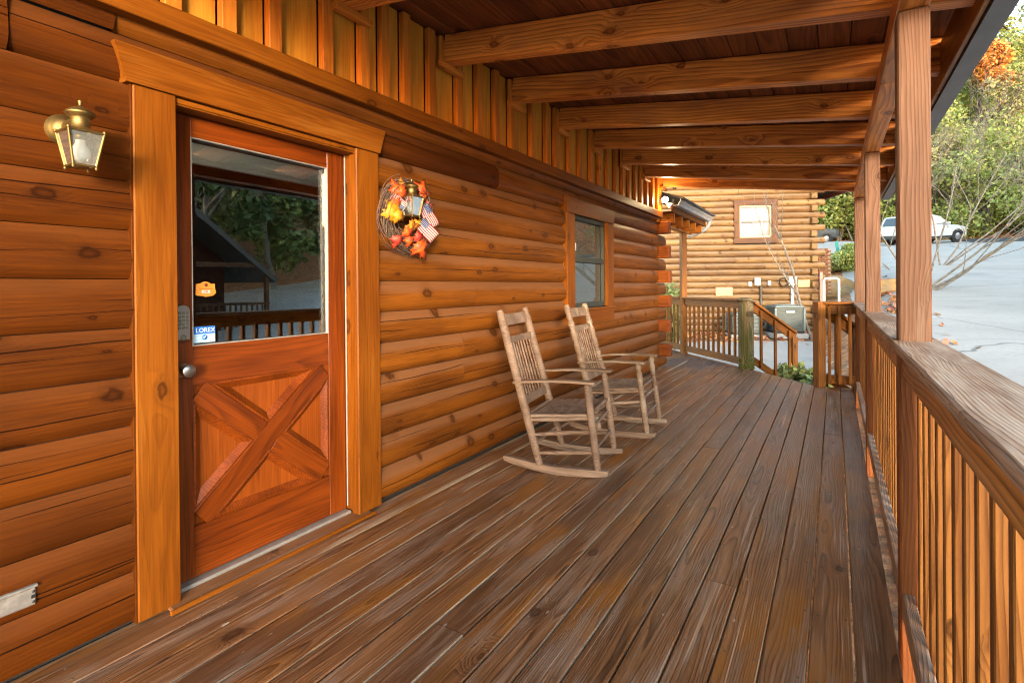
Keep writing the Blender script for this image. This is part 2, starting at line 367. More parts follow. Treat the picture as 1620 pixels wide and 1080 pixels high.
    def build(s, name, mat, parent=None, Mw=None):
        """verts are in world space unless Mw given; a parentless/parented mesh gets its origin moved to its own centre."""
        if Mw is None:
            a = np.array(s.v); c = Vector(((a.min(0) + a.max(0)) / 2).tolist()); s.v = [(v[0] - c.x, v[1] - c.y, v[2] - c.z) for v in s.v]; Mw = Matrix.Translation(c)
        return link(name, s.mesh(name, mat), parent, None, Mw)

_cache = {}
def frame(p0, p1, up):
    x = (Vector(p1) - Vector(p0)).normalized(); z = Vector(up) - x * Vector(up).dot(x); z.normalize(); y = z.cross(x)
    c = (Vector(p0) + Vector(p1)) / 2
    return Matrix(((x.x, y.x, z.x, c.x), (x.y, y.y, z.y, c.y), (x.z, y.z, z.z, c.z), (0, 0, 0, 1)))
def plank(name, p0, p1, w, t, up, mat, parent, bev=.003):
    """Board from p0 to p1 (centre line), w across (local Y), t along `up` (local Z), grain along it."""
    L = (Vector(p1) - Vector(p0)).length
    key = (name, round(L, 4), round(w, 4), round(t, 4), mat.name, bev)
    if key not in _cache: _cache[key] = MB().box(-L / 2, L / 2, -w / 2, w / 2, -t / 2, t / 2, bev).mesh(name, mat)
    return link(name, _cache[key], parent, None, frame(p0, p1, up))
def bx(name, x0, x1, y0, y1, z0, z1, mat, parent, bev=.003, axis=None):
    """World-aligned board; grain along its longest side."""
    d = [x1 - x0, y1 - y0, z1 - z0]; a = axis if axis is not None else d.index(max(d)); c = [(x0 + x1) / 2, (y0 + y1) / 2, (z0 + z1) / 2]
    p0 = list(c); p1 = list(c); p0[a] -= d[a] / 2; p1[a] += d[a] / 2
    up = [(0, 0, 1), (1, 0, 0), (1, 0, 0)][a]
    w = {0: d[1], 1: d[2], 2: d[1]}[a]; t = {0: d[2], 1: d[0], 2: d[0]}[a]
    return plank(name, p0, p1, w, t, up, mat, parent, bev)

def log_mesh(L, h, bulge, seed, seg=None, round_=2.4, peak=.44):
    """Half-round log: local X length, local Y = outward, local Z up; origin mid-length, bottom seam at z=-h/2."""
    r = random.Random(seed); seg = seg or max(2, int(L / .35)); K = 11
    prof = []
    for i in range(K):
        u = i / (K - 1)
        q = (u - peak) / (peak if u < peak else 1 - peak)
        y = bulge * (1 - abs(q) ** (round_ + (1.2 if u < peak else 0)))
        prof.append((y, -h / 2 + .0015 + u * (h - .003)))
    mb = MB(); vs = []; ph = [r.uniform(0, 6.28) for _ in range(4)]
    for s in range(seg + 1):
        x = -L / 2 + L * s / seg
        d = .0022 * math.sin(x * 2.3 + ph[0]) + .0018 * math.sin(x * 5.7 + ph[1])
        for i, (y, z) in enumerate(prof):
            k = math.sin(math.pi * i / (K - 1))
            vs.append((x, y + d * k + .0015 * math.sin(x * 3 + i * .9 + ph[2]) * k, z + .0012 * math.sin(x * 1.7 + ph[3]) * k))
    fs = []
    for s in range(seg):
        for i in range(K - 1): a = s * K + i; fs.append((a, a + 1, a + K + 1, a + K))
    mb.add(vs, fs, True)
    for s, fl in ((0, True), (seg, False)):
        ring = [vs[s * K + i] for i in range(K)] + [(vs[s * K][0], -.06, h / 2 - .0015), (vs[s * K][0], -.06, -h / 2 + .0015)]
        if not fl: ring = ring[::-1]
        mb.add(ring, [tuple(range(len(ring)))])
    return mb

# ================================================================== TERRAIN
_ys = np.array([-30, 4, 7, 9, 13, 17, 25, 36.6, 46, 50, 54, 62, 72, 90, 110, 140, 200])
_zs = np.array([-.5, -.5, -.30, -.08, .42, .92, 1.95, 3.30, 4.15, 4.5, 6.2, 11.5, 18, 28, 36, 42, 46])
def zroad(y): return np.interp(y, _ys, _zs)
def sst(a, b, x): q = np.clip((x - a) / (b - a), 0, 1); return q * q * (3 - 2 * q)
def gz(x, y):
    x = np.asarray(x, float); y = np.asarray(y, float)
    low = -.48 + .022 * np.clip(y - 6, 0, 30) + np.clip(y - 24, 0, 18) * .22 + np.where(y > 42, zroad(y) - 4.0, 0)
    b = sst(1.9, 3.5, x - .05 * np.clip(y - 14, 0, 30)) * sst(6.5, 9.5, y) + (1 - sst(6.5, 9.5, y)) * 1.0
    z = low * (1 - b) + zroad(y) * b
    z = np.maximum(z, np.where(y > 40, zroad(y) - .1 + 0 * x, -9))
    far_right = sst(18, 40, x); z = z + far_right * np.clip(x - 18, 0, 60) * .28
    return z
def grid(x0, x1, y0, y1, nx, ny, off=0.0, inside=None, jit=0.0):
    xs = np.linspace(x0, x1, nx); ys = np.linspace(y0, y1, ny); X, Y = np.meshgrid(xs, ys)
    Z = gz(X, Y) + off + (rng.normal(0, jit, X.shape) if jit else 0)
    v = np.stack([X, Y, Z], -1).reshape(-1, 3); fs = []
    for j in range(ny - 1):
        for i in range(nx - 1):
            if inside and not inside((xs[i] + xs[i + 1]) / 2, (ys[j] + ys[j + 1]) / 2): continue
            a = j * nx + i; fs.append((a, a + 1, a + nx + 1, a + nx))
    mb = MB(); mb.add(v.tolist(), fs, True); return mb
def mat_ground():
    m, t = newmat('leaf_strewn_soil'); P = t.n('TexCoord').outputs['Object']
    a = t.noise(P, .5, 5.0, .6); b = t.noise(P, 7.0, 4.0, .7); v = t.n('TexVoronoi', feature='F1', i_Scale=9.0); t.put(v.inputs['Vector'], P)
    leaf = t.mix(t.n('SeparateXYZ', v.outputs['Color']).outputs[0], (.34, .125, .04), (.50, .24, .10))
    c = t.mix(t.step(b, .42, .6), leaf, (.15, .075, .035)); c = t.mix(t.step(a, .58, .7), c, (.10, .075, .045))
    bs = t.n('BsdfPrincipled'); t.put(bs.inputs['Base Color'], c); bs.inputs['Roughness'].default_value = .9
    bp = t.n('Bump', i_Strength=.7, i_Distance=.05); t.put(bp.inputs['Height'], b); t.put(bs.inputs['Normal'], bp); t.out(bs); return m
def mat_concrete():
    m, t = newmat('worn_concrete'); P = t.n('TexCoord').outputs['Object']
    a = t.noise(t.vm('MULTIPLY', P, (.25, .5, .5)), 1.0, 5.0, .65); b = t.noise(P, 14.0, 5.0, .7)
    st = t.noise(t.vm('MULTIPLY', P, (.45, .8, 1.0)), 1.0, 4.0, .6)
    c = t.mix(t.step(a, .3, .7), (.345, .318, .285), (.425, .395, .355)); c = t.mix(t.m('MULTIPLY', t.step(b, .5, .72), .4), c, (.20, .20, .20))
    c = t.mix(t.m('MULTIPLY', t.step(st, .54, .72), .55), c, (.19, .186, .18))
    vo = t.n('TexVoronoi', feature='DISTANCE_TO_EDGE', i_Scale=.22)
    wv = t.n('TexNoise', i_Scale=.7, i_Detail=3.0); t.put(wv.inputs['Vector'], P)
    t.put(vo.inputs['Vector'], t.vm('ADD', P, t.vm('MULTIPLY', wv.outputs['Color'], (1.1, 1.1, 0))))
    ck = t.m('SUBTRACT', 1.0, t.step(vo.outputs['Distance'], .0008, .003)); c = t.mix(t.m('MULTIPLY', ck, .65), c, (.06, .06, .06))
    bs = t.n('BsdfPrincipled'); t.put(bs.inputs['Base Color'], c); bs.inputs['Roughness'].default_value = .75
    bp = t.n('Bump', i_Strength=.3, i_Distance=.02); t.put(bp.inputs['Height'], b); t.put(bs.inputs['Normal'], bp); t.out(bs); return m
M['ground'] = mat_ground(); M['concrete'] = mat_concrete()
M['asphalt'] = plain('asphalt', (.055, .056, .06), .85, 0, .35, 3, bump=.2)
g = grid(-70, 90, -40, 200, 161, 241).build('ground', M['ground'], Mw=Matrix.Identity(4)); tag(g, kind='structure')
d_ = grid(2.62, 24, -14, 37.9, 44, 105, .05).build('driveway', M['concrete'], Mw=Matrix.Identity(4)); tag(d_, kind='structure')
bounce_apron = grid(-14, 2.5, -30, -1.3, 34, 58, .05).build('driveway', M['concrete'], Mw=Matrix.Identity(4)); tag(bounce_apron, kind='structure')  # unseen concrete apron behind the camera, added to bounce light onto the rafters
d2 = grid(-4.2, 3.6, 8.6, 17.2, 27, 30, .04, lambda x, y: y < 15.4 + .46 * x).build('path', M['concrete'], Mw=Matrix.Identity(4)); tag(d2, kind='structure')
rd = grid(-20, 60, 37.2, 46.5, 81, 15, .07, lambda x, y: 37.6 + .05 * x < y < 45.5 + .05 * x and x > 8.5).build('road', M['asphalt'], Mw=Matrix.Identity(4)); tag(rd, kind='structure')
rd2 = grid(-20, 12, 37.2, 48, 33, 15, .045, lambda x, y: 37.4 + .05 * x < y < 47.0 + .05 * x and x <= 8.5).build('road', M['concrete'], Mw=Matrix.Identity(4)); tag(rd2, kind='structure')

# ================================================================== CABIN
cabin = thing('log_cabin', (0, 3.5, 0), 'orange stained log cabin along the porch with board and batten gable above', 'log cabin')
SEAM = -.05; H = .187
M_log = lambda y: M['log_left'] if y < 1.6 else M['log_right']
def logrun(k, ya, yb, mat):
    z0 = .02 + H * k; lf = ya < .5; b_ = .024 if lf else .040
    me = log_mesh(yb - ya, H, b_, k * 100 + int(ya * 10), peak=.42).mesh('log', mat)
    # local X -> +Y... outward (local Y) -> +X : rotate so X->-Y keeps right-handed; use X->Y, Y->X, Z->-Z is mirrored, so flip length instead
    Mw = Matrix(((0, 1, 0, -.030 if lf else SEAM), (-1, 0, 0, (ya + yb) / 2), (0, 0, 1, z0 + H / 2), (0, 0, 0, 1)))
    return link('log', me, cabin, None, Mw)
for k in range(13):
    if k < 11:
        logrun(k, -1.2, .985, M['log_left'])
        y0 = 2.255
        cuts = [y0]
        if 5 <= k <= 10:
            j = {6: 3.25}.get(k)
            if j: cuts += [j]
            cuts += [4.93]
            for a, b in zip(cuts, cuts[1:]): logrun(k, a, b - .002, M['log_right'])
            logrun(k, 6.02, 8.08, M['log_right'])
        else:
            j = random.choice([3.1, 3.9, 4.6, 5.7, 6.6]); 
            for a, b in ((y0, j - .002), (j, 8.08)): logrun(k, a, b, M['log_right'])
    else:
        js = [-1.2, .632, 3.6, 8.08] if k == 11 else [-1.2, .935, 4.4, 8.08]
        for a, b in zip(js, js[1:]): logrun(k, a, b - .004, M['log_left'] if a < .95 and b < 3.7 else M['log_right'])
# solid sheathing behind the logs, with the door and window openings left free
sh = MB()
for (a, b, c, d) in ((-1.2, 1.10, -.4, 3.2), (2.12, 4.95, -.4, 3.2), (6.0, 8.1, -.4, 3.2), (1.10, 2.12, 2.10, 3.2), (4.95, 6.0, -.4, 1.04), (4.95, 6.0, 2.05, 3.2), (1.10, 2.12, -.4, -.04)):
    sh.box(-.30, -.062, a, b, c, d)
sh.build('wall_core', M['dark'], cabin)
# corner: ends of the crossing logs, and the run-out of the long wall
for k in range(0, 12):
    z0 = .02 + H * k
    if k % 2: bx('log_end', -.50, .150 + random.uniform(-.006, .006), 8.082, 8.235, z0 + .002, z0 + H - .002, M['log_end'], cabin, .012)
    else:
        me = log_mesh(.42, H - .002, .040, 900 + k).mesh('log', M['log_right'])
        link('log', me, cabin, None, Matrix(((0, 1, 0, SEAM), (-1, 0, 0, 8.295), (0, 0, 1, z0 + H / 2), (0, 0, 0, 1))))
for k in range(12):      # the wall that turns away behind the corner
    z0 = .02 + H * k; me = log_mesh(3.0, H, .04, 950 + k).mesh('log', M['log_right'])
    link('log', me, cabin, None, Matrix(((-1, 0, 0, -1.62), (0, 1, 0, 8.19), (0, 0, 1, z0 + H / 2), (0, 0, 0, 1))) if False else Matrix(((1, 0, 0, -1.62), (0, 1, 0, 8.16), (0, 0, 1, z0 + H / 2), (0, 0, 0, 1))))
# belt board, siding and battens above it
bx('belt_board', -.062, .052, -1.2, 3.62, 2.318, 2.408, M['casing'], cabin, .004)
bx('belt_board', -.062, .050, 3.624, 8.13, 2.318, 2.408, M['casing'], cabin, .004)
bat = [-1.1, -.85, -.58, -.32, -.06, .2, .46, .7, .93, 1.15, 1.38, 1.604, 1.91, 2.165, 2.327, 2.51, 2.752, 3.055, 3.30, 3.54, 3.77, 4.117, 4.396, 4.58, 4.88, 5.145, 5.435, 5.68, 5.93, 6.2, 6.45, 6.7, 6.95, 7.2, 7.45, 7.72, 7.98, 8.13]
for i, y in enumerate(bat):
    bx('batten', -.008, .034, y - .066, y, 2.410, 2.985, M['batten'], cabin, .003)
    if i: bx('siding_board', -.03, -.010, bat[i - 1] + .002, y - .073, 2.4085, 2.99, M['board'], cabin, .0)  # gap left of each batten added to stand in for its shadow line
# door casing
bx('casing', -.06, .002, .982, 1.138, .012, 2.0735, M['casing'], cabin, .004)
bx('shade_strip', -.06, -.0045, .9745, .9815, .012, 2.0735, M['log_left'], cabin, .001)  # added dark strip: paints shade over the casing's sunlit side face
bx('casing', -.06, .002, 2.086, 2.260, .012, 2.0735, M['casing'], cabin, .006)
hc = MB().prism([(2.262, 2.075), (2.308, 2.216), (.918, 2.216), (.957, 2.075)], .073)
hc.v = [(v[2] - .062, v[0], v[1]) for v in hc.v]
# grain along the header's length
a = np.array(hc.v); c = Vector(((a.min(0) + a.max(0)) / 2).tolist()); Fm = Matrix(((0, 0, 1, c.x), (1, 0, 0, c.y), (0, 1, 0, c.z), (0, 0, 0, 1)))
hc.v = [tuple(Fm.inverted() @ Vector(v)) for v in hc.v]; hc.build('header_casing', M['casing'], cabin, Fm)
bx('door_jamb', -.19, -.010, 1.112, 1.135, .03, 2.070, M['casing'], cabin, .002)
bx('door_jamb', -.19, -.004, 2.092, 2.115, .03, 2.070, M['casing'], cabin, .002)
bx('door_jamb', -.19, -.010, 1.136, 2.091, 2.050, 2.071, M['casing'], cabin, .002)
bx('door_stop', -.098, -.012, 1.1365, 2.090, 2.042, 2.0485, M['casing'], cabin, .001)
bx('weather_strip', -.098, -.092, 2.0845, 2.0905, .05, 2.04, M['off_white'], cabin, .001)
bx('threshold', -.16, -.062, 1.137, 2.090, .004, .030, M['steel'], cabin, .006, axis=1)
bx('sill_board', -.060, .036, 1.09, 2.155, .003, .019, M['deck'], cabin, .003); bx('sill_edge', .0365, .050, 1.075, 2.165, .003, .022, M['casing'], cabin, .003)
# door: stiles, rails, glass, crossed braces and four raised fields
DX0, DX1 = -.145, -.100
door = bx('door', DX0 + .006, DX1 - .026, 1.24, 1.98, .25, .93, M['door_panel'], cabin, .0, axis=2)
bx('stile', DX0, DX1, 1.138, 1.245, .035, 2.04, M['door'], door, .002)
bx('stile', DX0, DX1, 1.970, 2.080, .035, 2.04, M['door'], door, .002)
bx('rail', DX0, DX1 - .0005, 1.2455, 1.9695, 1.950, 2.04, M['door'], door, .002)
bx('rail', DX0, DX1 - .0005, 1.2455, 1.9695, .870, 1.040, M['door'], door, .002)
bx('rail', DX0, DX1 - .0005, 1.2455, 1.9695, .035, .255, M['door'], door, .002)
a, b, c, d = 1.2455, 1.9695, .255, .870
plank('cross_brace', (DX1 - .012, a + .03, c + .028), (DX1 - .012, b - .03, d - .028), .098, .022, (1, 0, 0), M['door'], door, .002)
mid = Vector((0, (a + b) / 2, (c + d) / 2)); ud = (Vector((0, b, c)) - Vector((0, a, d))).normalized()
for sgn, e in ((-1, (a + .03, d - .028)), (1, (b - .03, c + .028))):
    m0 = mid + ud * (sgn * .05)
    plank('cross_brace', (DX1 - .0125, m0.y, m0.z), (DX1 - .0125, *e), .098, .021, (1, 0, 0), M['door'], door, .002)
def tri_field(pts, g1=.062, g2=.112):
    """moulding frame and raised field of one triangular panel"""
    C = sum((Vector(p) for p in pts), Vector((0, 0))) / 3
    def inset(g):
        out = []
        n = len(pts)
        for i in range(n):
            p, q, r_ = Vector(pts[i - 1]), Vector(pts[i]), Vector(pts[(i + 1) % n])
            e1 = (q - p).normalized(); e2 = (r_ - q).normalized()
            n1 = Vector((-e1.y, e1.x)); n2 = Vector((-e2.y, e2.x))
            if n1.dot(C - q) < 0: n1 = -n1
            if n2.dot(C - q) < 0: n2 = -n2
            k = 1 + n1.dot(n2); out.append(q + (n1 + n2) / k * g)
        return out
    A = [inset(.0), inset(.010), inset(.024), inset(.040)]; X = [DX1 - .005, DX1 - .003, DX1 - .014, DX1 - .0252]
    mb = MB(); vs = []; fs = []
    for ring, x in zip(A, X): vs += [(x, p.x, p.y) for p in ring]
    for k in range(3):
        for i in range(3): fs.append((k * 3 + i, k * 3 + (i + 1) % 3, k * 3 + 3 + (i + 1) % 3, k * 3 + 3 + i))
    mb.add(vs, fs); mb.build('moulding', M['door'], door)
hw = .049
ln = (Vector((b - .03, d - .028)) - Vector((a + .03, c + .028))).normalized(); ln2 = (Vector((b - .03, c + .028)) - Vector((a + .03, d - .028))).normalized()
ky = hw / abs(ln.y) ; kz = hw / abs(ln.x)
cy, cz = (a + b) / 2, (c + d) / 2; sl = ln.y / ln.x
gy = hw / abs(ln.y); gzv = hw / abs(ln.x)
xt = lambda z: (z - cz) / sl
tri_field([(cy, cz + gzv), (cy + xt(d) - gy, d), (cy - xt(d) + gy, d)])
tri_field([(cy, cz - gzv), (cy + xt(d) - gy, c), (cy - xt(d) + gy, c)])
tri_field([(cy - gy, cz), (a, cz + sl * (cy - a) - gzv), (a, cz - sl * (cy - a) + gzv)])
tri_field([(cy + gy, cz), (b, cz + sl * (b - cy) - gzv), (b, cz - sl * (b - cy) + gzv)])
gl = MB().box(-.126, -.118, 1.2457, 1.9693, 1.0402, 1.9498).build('glass_pane', M['glass'], door)
gf = MB()
for (y0, y1, z0, z1) in ((1.2456, 1.2496, 1.0405, 1.9495), (1.9622, 1.9692, 1.0405, 1.9495), (1.2498, 1.9620, 1.0405, 1.0455), (1.2498, 1.9620, 1.9455, 1.9495)):
    gf.box(-.117, -.098, y0, y1, z0, z1, .002)
gf.build('glazing_bead', M['off_white'], door)
# handle and keypad lock
kb = MB().lathe([(.030, 0), (.033, .004), (.030, .010), (.013, .014), (.012, .035), (.020, .040), (.027, .050), (.0275, .068), (.024, .072), (.0, .0725)], 24, Matrix.Translation((DX1, 1.195, .945)) @ Matrix.Rotation(R(90), 4, 'Y'))
kb.build('door_knob', M['nickel'], door)
kp = MB(); poly = [(-.031, -.085), (.031, -.085), (.031, .058)] + [(.031 * math.cos(q), .058 + .022 * math.sin(q)) for q in np.linspace(.3, 2.84, 7)] + [(-.031, .058)]
kp.prism(poly, .022, Matrix.Translation((DX1, 1.196, 1.145)) @ Matrix(((0, 0, 1, 0), (1, 0, 0, 0), (0, 1, 0, 0), (0, 0, 0, 1))), .12)
kp.build('keypad_lock', M['nickel'], door)
kf = MB()
for i in range(3):
    for j in range(5): kf.box(DX1 + .021, DX1 + .0245, 1.176 + i * .015, 1.188 + i * .015, 1.118 + j * .016, 1.130 + j * .016, .001)
kf.lathe([(.012, 0), (.012, .006), (.004, .007)], 14, Matrix.Translation((DX1 + .019, 1.196, 1.083)) @ Matrix.Rotation(R(90), 4, 'Y'))
kf.build('keypad_buttons', M['green_key'], door)['kind'] = 'stuff'
# window in the log wall
win = MB().box(-.085, -.078, 5.00, 5.94, 1.04, 2.04).build('window', M['dark'], cabin)
win.data.materials.clear(); win.data.materials.append(M['screen_glass'])
bx('trim', -.060, .004, 4.815, 5.008, 1.052, 2.032, M['casing'], win, .004)
bx('trim', -.060, .004, 5.932, 6.125, 1.052, 2.032, M['casing'], win, .004)
hm = MB().prism([(6.125, 0), (6.175, .155), (4.765, .155), (4.815, 0)], .068)
Fm = Matrix(((0, 0, 1, -.06), (1, 0, 0, 5.47), (0, 1, 0, 2.034), (0, 0, 0, 1))); hm.v = [(v[0] - 5.47, v[1], v[2]) for v in hm.v]; hm.build('trim', M['casing'], win, Fm)
bx('sill', -.06, .030, 4.815, 6.125, 1.028, 1.050, M['casing'], win, .004); bx('trim', -.06, .004, 4.815, 6.125, .895, 1.026, M['casing'], win, .004)
for (y0, y1, z0, z1) in ((5.010, 5.045, 1.054, 2.03), (5.895, 5.930, 1.054, 2.03), (5.046, 5.894, 1.054, 1.11), (5.046, 5.894, 1.99, 2.03), (5.046, 5.894, 1.545, 1.60)):
    bx('sash', -.076, -.035, y0, y1, z0, z1, M['sash'], win, .003)
bx('sash_latch', -.034, -.026, 5.05, 5.10, 1.66, 1.74, M['white'], win, .003)
# rooms behind the door and the window
room = MB()
for (y0, y1, z1) in ((1.0, 2.3, 2.2), (4.8, 6.2, 2.2)):
    room.box(-2.2, -2.18, y0 - .8, y1 + .8, 0, 2.4); room.box(-2.2, -.31, y0 - .82, y0 - .8, 0, 2.4); room.box(-2.2, -.31, y1 + .8, y1 + .82, 0, 2.4); room.box(-2.2, -.31, y0 - .8, y1 + .8, 2.4, 2.42); room.box(-2.2, -.31, y0 - .8, y1 + .8, -.02, 0)
room.build('room_lining', M['interior_wood'], cabin)

# things on the wall
bl = thing('window_blind', (-.19, 1.6, 1.9), 'white rolled blind at the top of the door glass', 'blind')
bx('headrail', -.158, -.130, 1.20, 1.965, 1.865, 1.935, M['interior_white'], bl, .004)
bx('slat_stack', -.156, -.132, 1.21, 1.955, 1.845, 1.8645, M['interior_white'], bl, .002)
def text_mesh(txt, size):
    cu = bpy.data.curves.new('lettering', 'FONT'); cu.body = txt; cu.size = size; cu.extrude = .0004; cu.align_x = 'CENTER'; cu.align_y = 'CENTER'; cu.resolution_u = 3
    o = bpy.data.objects.new('tmp', cu); COL.objects.link(o); dg = bpy.context.evaluated_depsgraph_get(); me = bpy.data.meshes.new_from_object(o.evaluated_get(dg)); bpy.data.objects.remove(o); bpy.data.curves.remove(cu)
    return me
WALLX = lambda x, y, z: Matrix(((0, 0, 1, x), (1, 0, 0, y), (0, 1, 0, z), (0, 0, 0, 1)))     # local XY on a wall that faces +X
GX = -.1165
st = thing('security_sticker', (GX, 1.315, 1.08), 'blue and white security sticker in the lower corner of the door glass', 'sticker')
M['sticker_blue'] = plain('sticker_blue', (.02, .16, .62), .35); M['sticker_pale'] = plain('sticker_pale_blue', (.42, .66, .88), .35); M['sticker_white'] = plain('sticker_white', (.8, .84, .88), .35)
MB().box(GX, GX + .0012, 1.2575, 1.352, 1.090, 1.123).build('header_band', M['sticker_blue'], st)
MB().box(GX, GX + .0012, 1.2575, 1.352, 1.052, 1.0898).build('body', M['sticker_pale'], st)
link('lettering', text_mesh('LOREX', .027), st, M['sticker_white'], WALLX(GX + .0018, 1.3090, 1.1055))
MB().lathe([(.0005, 0), (.012, 0), (.012, .001), (.0, .001)], 18, WALLX(GX + .0014, 1.305, 1.0745)).build('emblem', M['sticker_blue'], st)
e2 = MB(); e2.box(GX + .0025, GX + .003, 1.268, 1.286, 1.071, 1.074); e2.box(GX + .0025, GX + .003, 1.324, 1.345, 1.069, 1.079); e2.box(GX + .0025, GX + .003, 1.270, 1.338, 1.058, 1.0595)
e2.prism([(-.006, 0), (-.003, -.005), (.006, .006), (.004, .008), (-.003, 0), (-.005, .002)], .0006, WALLX(GX + .0026, 1.305, 1.0745))
e2.build('print_marks', M['sticker_white'], st)
pq = thing('number_plaque', (GX, 1.312, 1.29), 'small orange shaped plaque with a pale number strip on the door glass', 'plaque')
M['plaque'] = plain('orange_plaque', (.62, .22, .03), .45); M['plaque_dark'] = plain('plaque_dark_print', (.22, .05, .01), .5); M['plaque_pale'] = plain('plaque_pale_strip', (.62, .48, .44), .5)
pp = [(-.044, -.026), (-.036, -.030), (-.012, -.032), (.0, -.036), (.012, -.034), (.034, -.030), (.046, -.018), (.041, .004), (.040, .022), (.024, .022), (.010, .030), (0, .032), (-.010, .031), (-.024, .023), (-.042, .021), (-.042, 0)]
MB().prism(pp, .002, WALLX(GX, 1.312, 1.290)).build('board', M['plaque'], pq)
MB().lathe([(.0, .0), (.008, .0), (.008, .001), (0, .001)], 14, WALLX(GX + .0022, 1.312, 1.307)).build('emblem', M['plaque_dark'], pq)
e3 = MB(); e3.box(GX + .0022, GX + .0028, 1.282, 1.342, 1.2895, 1.2915); e3.build('print_line', M['plaque_dark'], pq)
MB().box(GX + .0022, GX + .0027, 1.294, 1.331, 1.270, 1.284).build('number_strip', M['plaque_pale'], pq)
e4 = MB(); e4.box(GX + .003, GX + .0034, 1.3065, 1.309, 1.272, 1.282); e4.box(GX + .003, GX + .0034, 1.3185, 1.321, 1.272, 1.282); e4.box(GX + .003, GX + .0034, 1.3125, 1.3148, 1.272, 1.282); e4.box(GX + .003, GX + .0034, 1.299, 1.304, 1.272, 1.275)
e4.build('digits', M['plaque_dark'], pq)
M['plate_paint'] = plain('grey_white_paint', (.24, .23, .22), .6, 0, .35, 30)
vp = thing('vent_cover', (0, .63, .28), 'white painted metal cover plate low on the logs left of the door', 'vent cover')
bx('plate', -.030, .002, .49, .680, .243, .303, M['plate_paint'], vp, .004)
bx('flange', -.030, .008, .49, .684, .3035, .312, M['plate_paint'], vp, .002)
sc = MB(); 
for z in (.256, .29): sc.lathe([(.004, 0), (.004, .002), (.0, .003)], 10, Matrix.Translation((.002, .672, z)) @ Matrix.Rotation(R(90), 4, 'Y'))
sc.box(.002, .0035, .666, .678, .268, .279)
sc.build('screw', M['black'], vp)

# ================================================================== PORCH
# deck
deck = thing('porch_deck', (1.2, 4, 0), None, None, kind='structure')
PX = 0.137
def yend(x): return 7.72 if x > 2.09 else 7.72 + (2.09 - x) * 1.17
def deck_board(x0, x1, ya, yb0, yb1=None):
    """board with its far end cut on the diagonal"""
    yb1 = yb0 if yb1 is None else yb1
    g = .0036; x0 += g; x1 -= g; xc = (x0 + x1) / 2; yc = (ya + (yb0 + yb1) / 2) / 2; w = (x1 - x0) / 2
    b = .004
    prof = [(-w, -.036), (-w, -b), (-w + b, 0), (w - b, 0), (w, -b), (w, -.036)]
    mb = MB(); A = [(-(ya - yc), p[0], p[1]) for p in prof]
    sl = (yb1 - yb0) / (2 * w) if w else 0
    B = [(-(yb0 + sl * (p[0] + w) - yc), p[0], p[1]) for p in prof]
    n = len(prof); mb.add(A + B, [tuple(range(n)), tuple(range(n, 2 * n))[::-1]] + [(i, (i + 1) % n, n + (i + 1) % n, n + i)[::-1] for i in range(n)])
    # local X -> -Y, local Y -> +X
    o = link('plank', mb.mesh('plank', M['deck']), deck, None, Matrix(((0, 1, 0, xc), (-1, 0, 0, yc), (0, 0, 1, 0), (0, 0, 0, 1))))
    o.location.z += random.uniform(-.0012, .0012)
    return o
seams = [.005 + PX * k for k in range(19)]
joints = {7: [1.58], 13: [2.42], 4: [3.2], 10: [4.4], 2: [4.9], 16: [5.3], 9: [1.2]}
for k in range(18):
    x0, x1 = seams[k] - (.058 if k == 0 else 0), seams[k + 1]
    ys = [-1.1] + joints.get(k, []) + [None]
    for a, b in zip(ys, ys[1:]):
        if b is None: deck_board(x0, x1, a + .002, yend(x0), yend(x1))
        else: deck_board(x0, x1, a + .002, b - .002)
for k in range(1, 12):     # round the corner of the cabin
    x0, x1 = .005 - PX * k, .005 - PX * (k - 1)
    deck_board(x0, x1, 8.24, yend(x0), yend(x1))
sw = MB(); scr = [(.0042 * math.cos(a), .0042 * math.sin(a)) for a in np.linspace(0, 6.283, 7)[:-1]]
for k in range(18):
    for j in range(21):
        y = -.9 + .41 * j
        for dx in (.022, PX - .022):
            x = seams[k] + dx + random.gauss(0, .004); yy = y + random.gauss(0, .007)
            if yy < yend(x) - .05 and random.random() > .12: sw.prism(scr, .0014, Matrix.Translation((x, yy, -.0004)))
o_ = sw.build('screw_heads', plain('dull_screw_metal', (.16, .14, .12), .5, .6), deck); o_['kind'] = 'stuff'
fr = MB()
fr.box(-.02, 2.46, -1.1, -1.06, -.30, -.040); fr.box(2.42, 2.46, -1.0, 7.6, -.30, -.040)
fr.build('rim_joist', M['rail'], deck)
plank('rim_joist', (2.09 + .0, 7.69, -.17), (-1.4, 7.69 + 3.49 * 1.17, -.17), .26, .04, (.76, .65, 0), M['rail'], deck)
plank('rim_joist', (2.47, 7.69, -.17), (2.10, 7.69, -.17), .26, .04, (0, 1, 0), M['rail'], deck)

# posts
def post(x0, x1, y0, y1, z0, z1, label, mat='post', group='porch roof posts'):
    p = bx('porch_post', x0, x1, y0, y1, z0, z1, M[mat], None, .006, axis=2); tag(p, label, 'post', group); return p
post(2.497, 2.601, 2.556, 2.660, -.28, 2.346, 'nearest tall porch post carrying the roof beam, pinkish brown')
post(2.497, 2.601, 5.17, 5.274, -.28, 2.346, 'middle porch post carrying the roof beam, behind the big near post')
post(2.497, 2.601, 7.80, 7.904, -.28, 2.346, 'farthest porch post under the outer beam end, by the short railing')

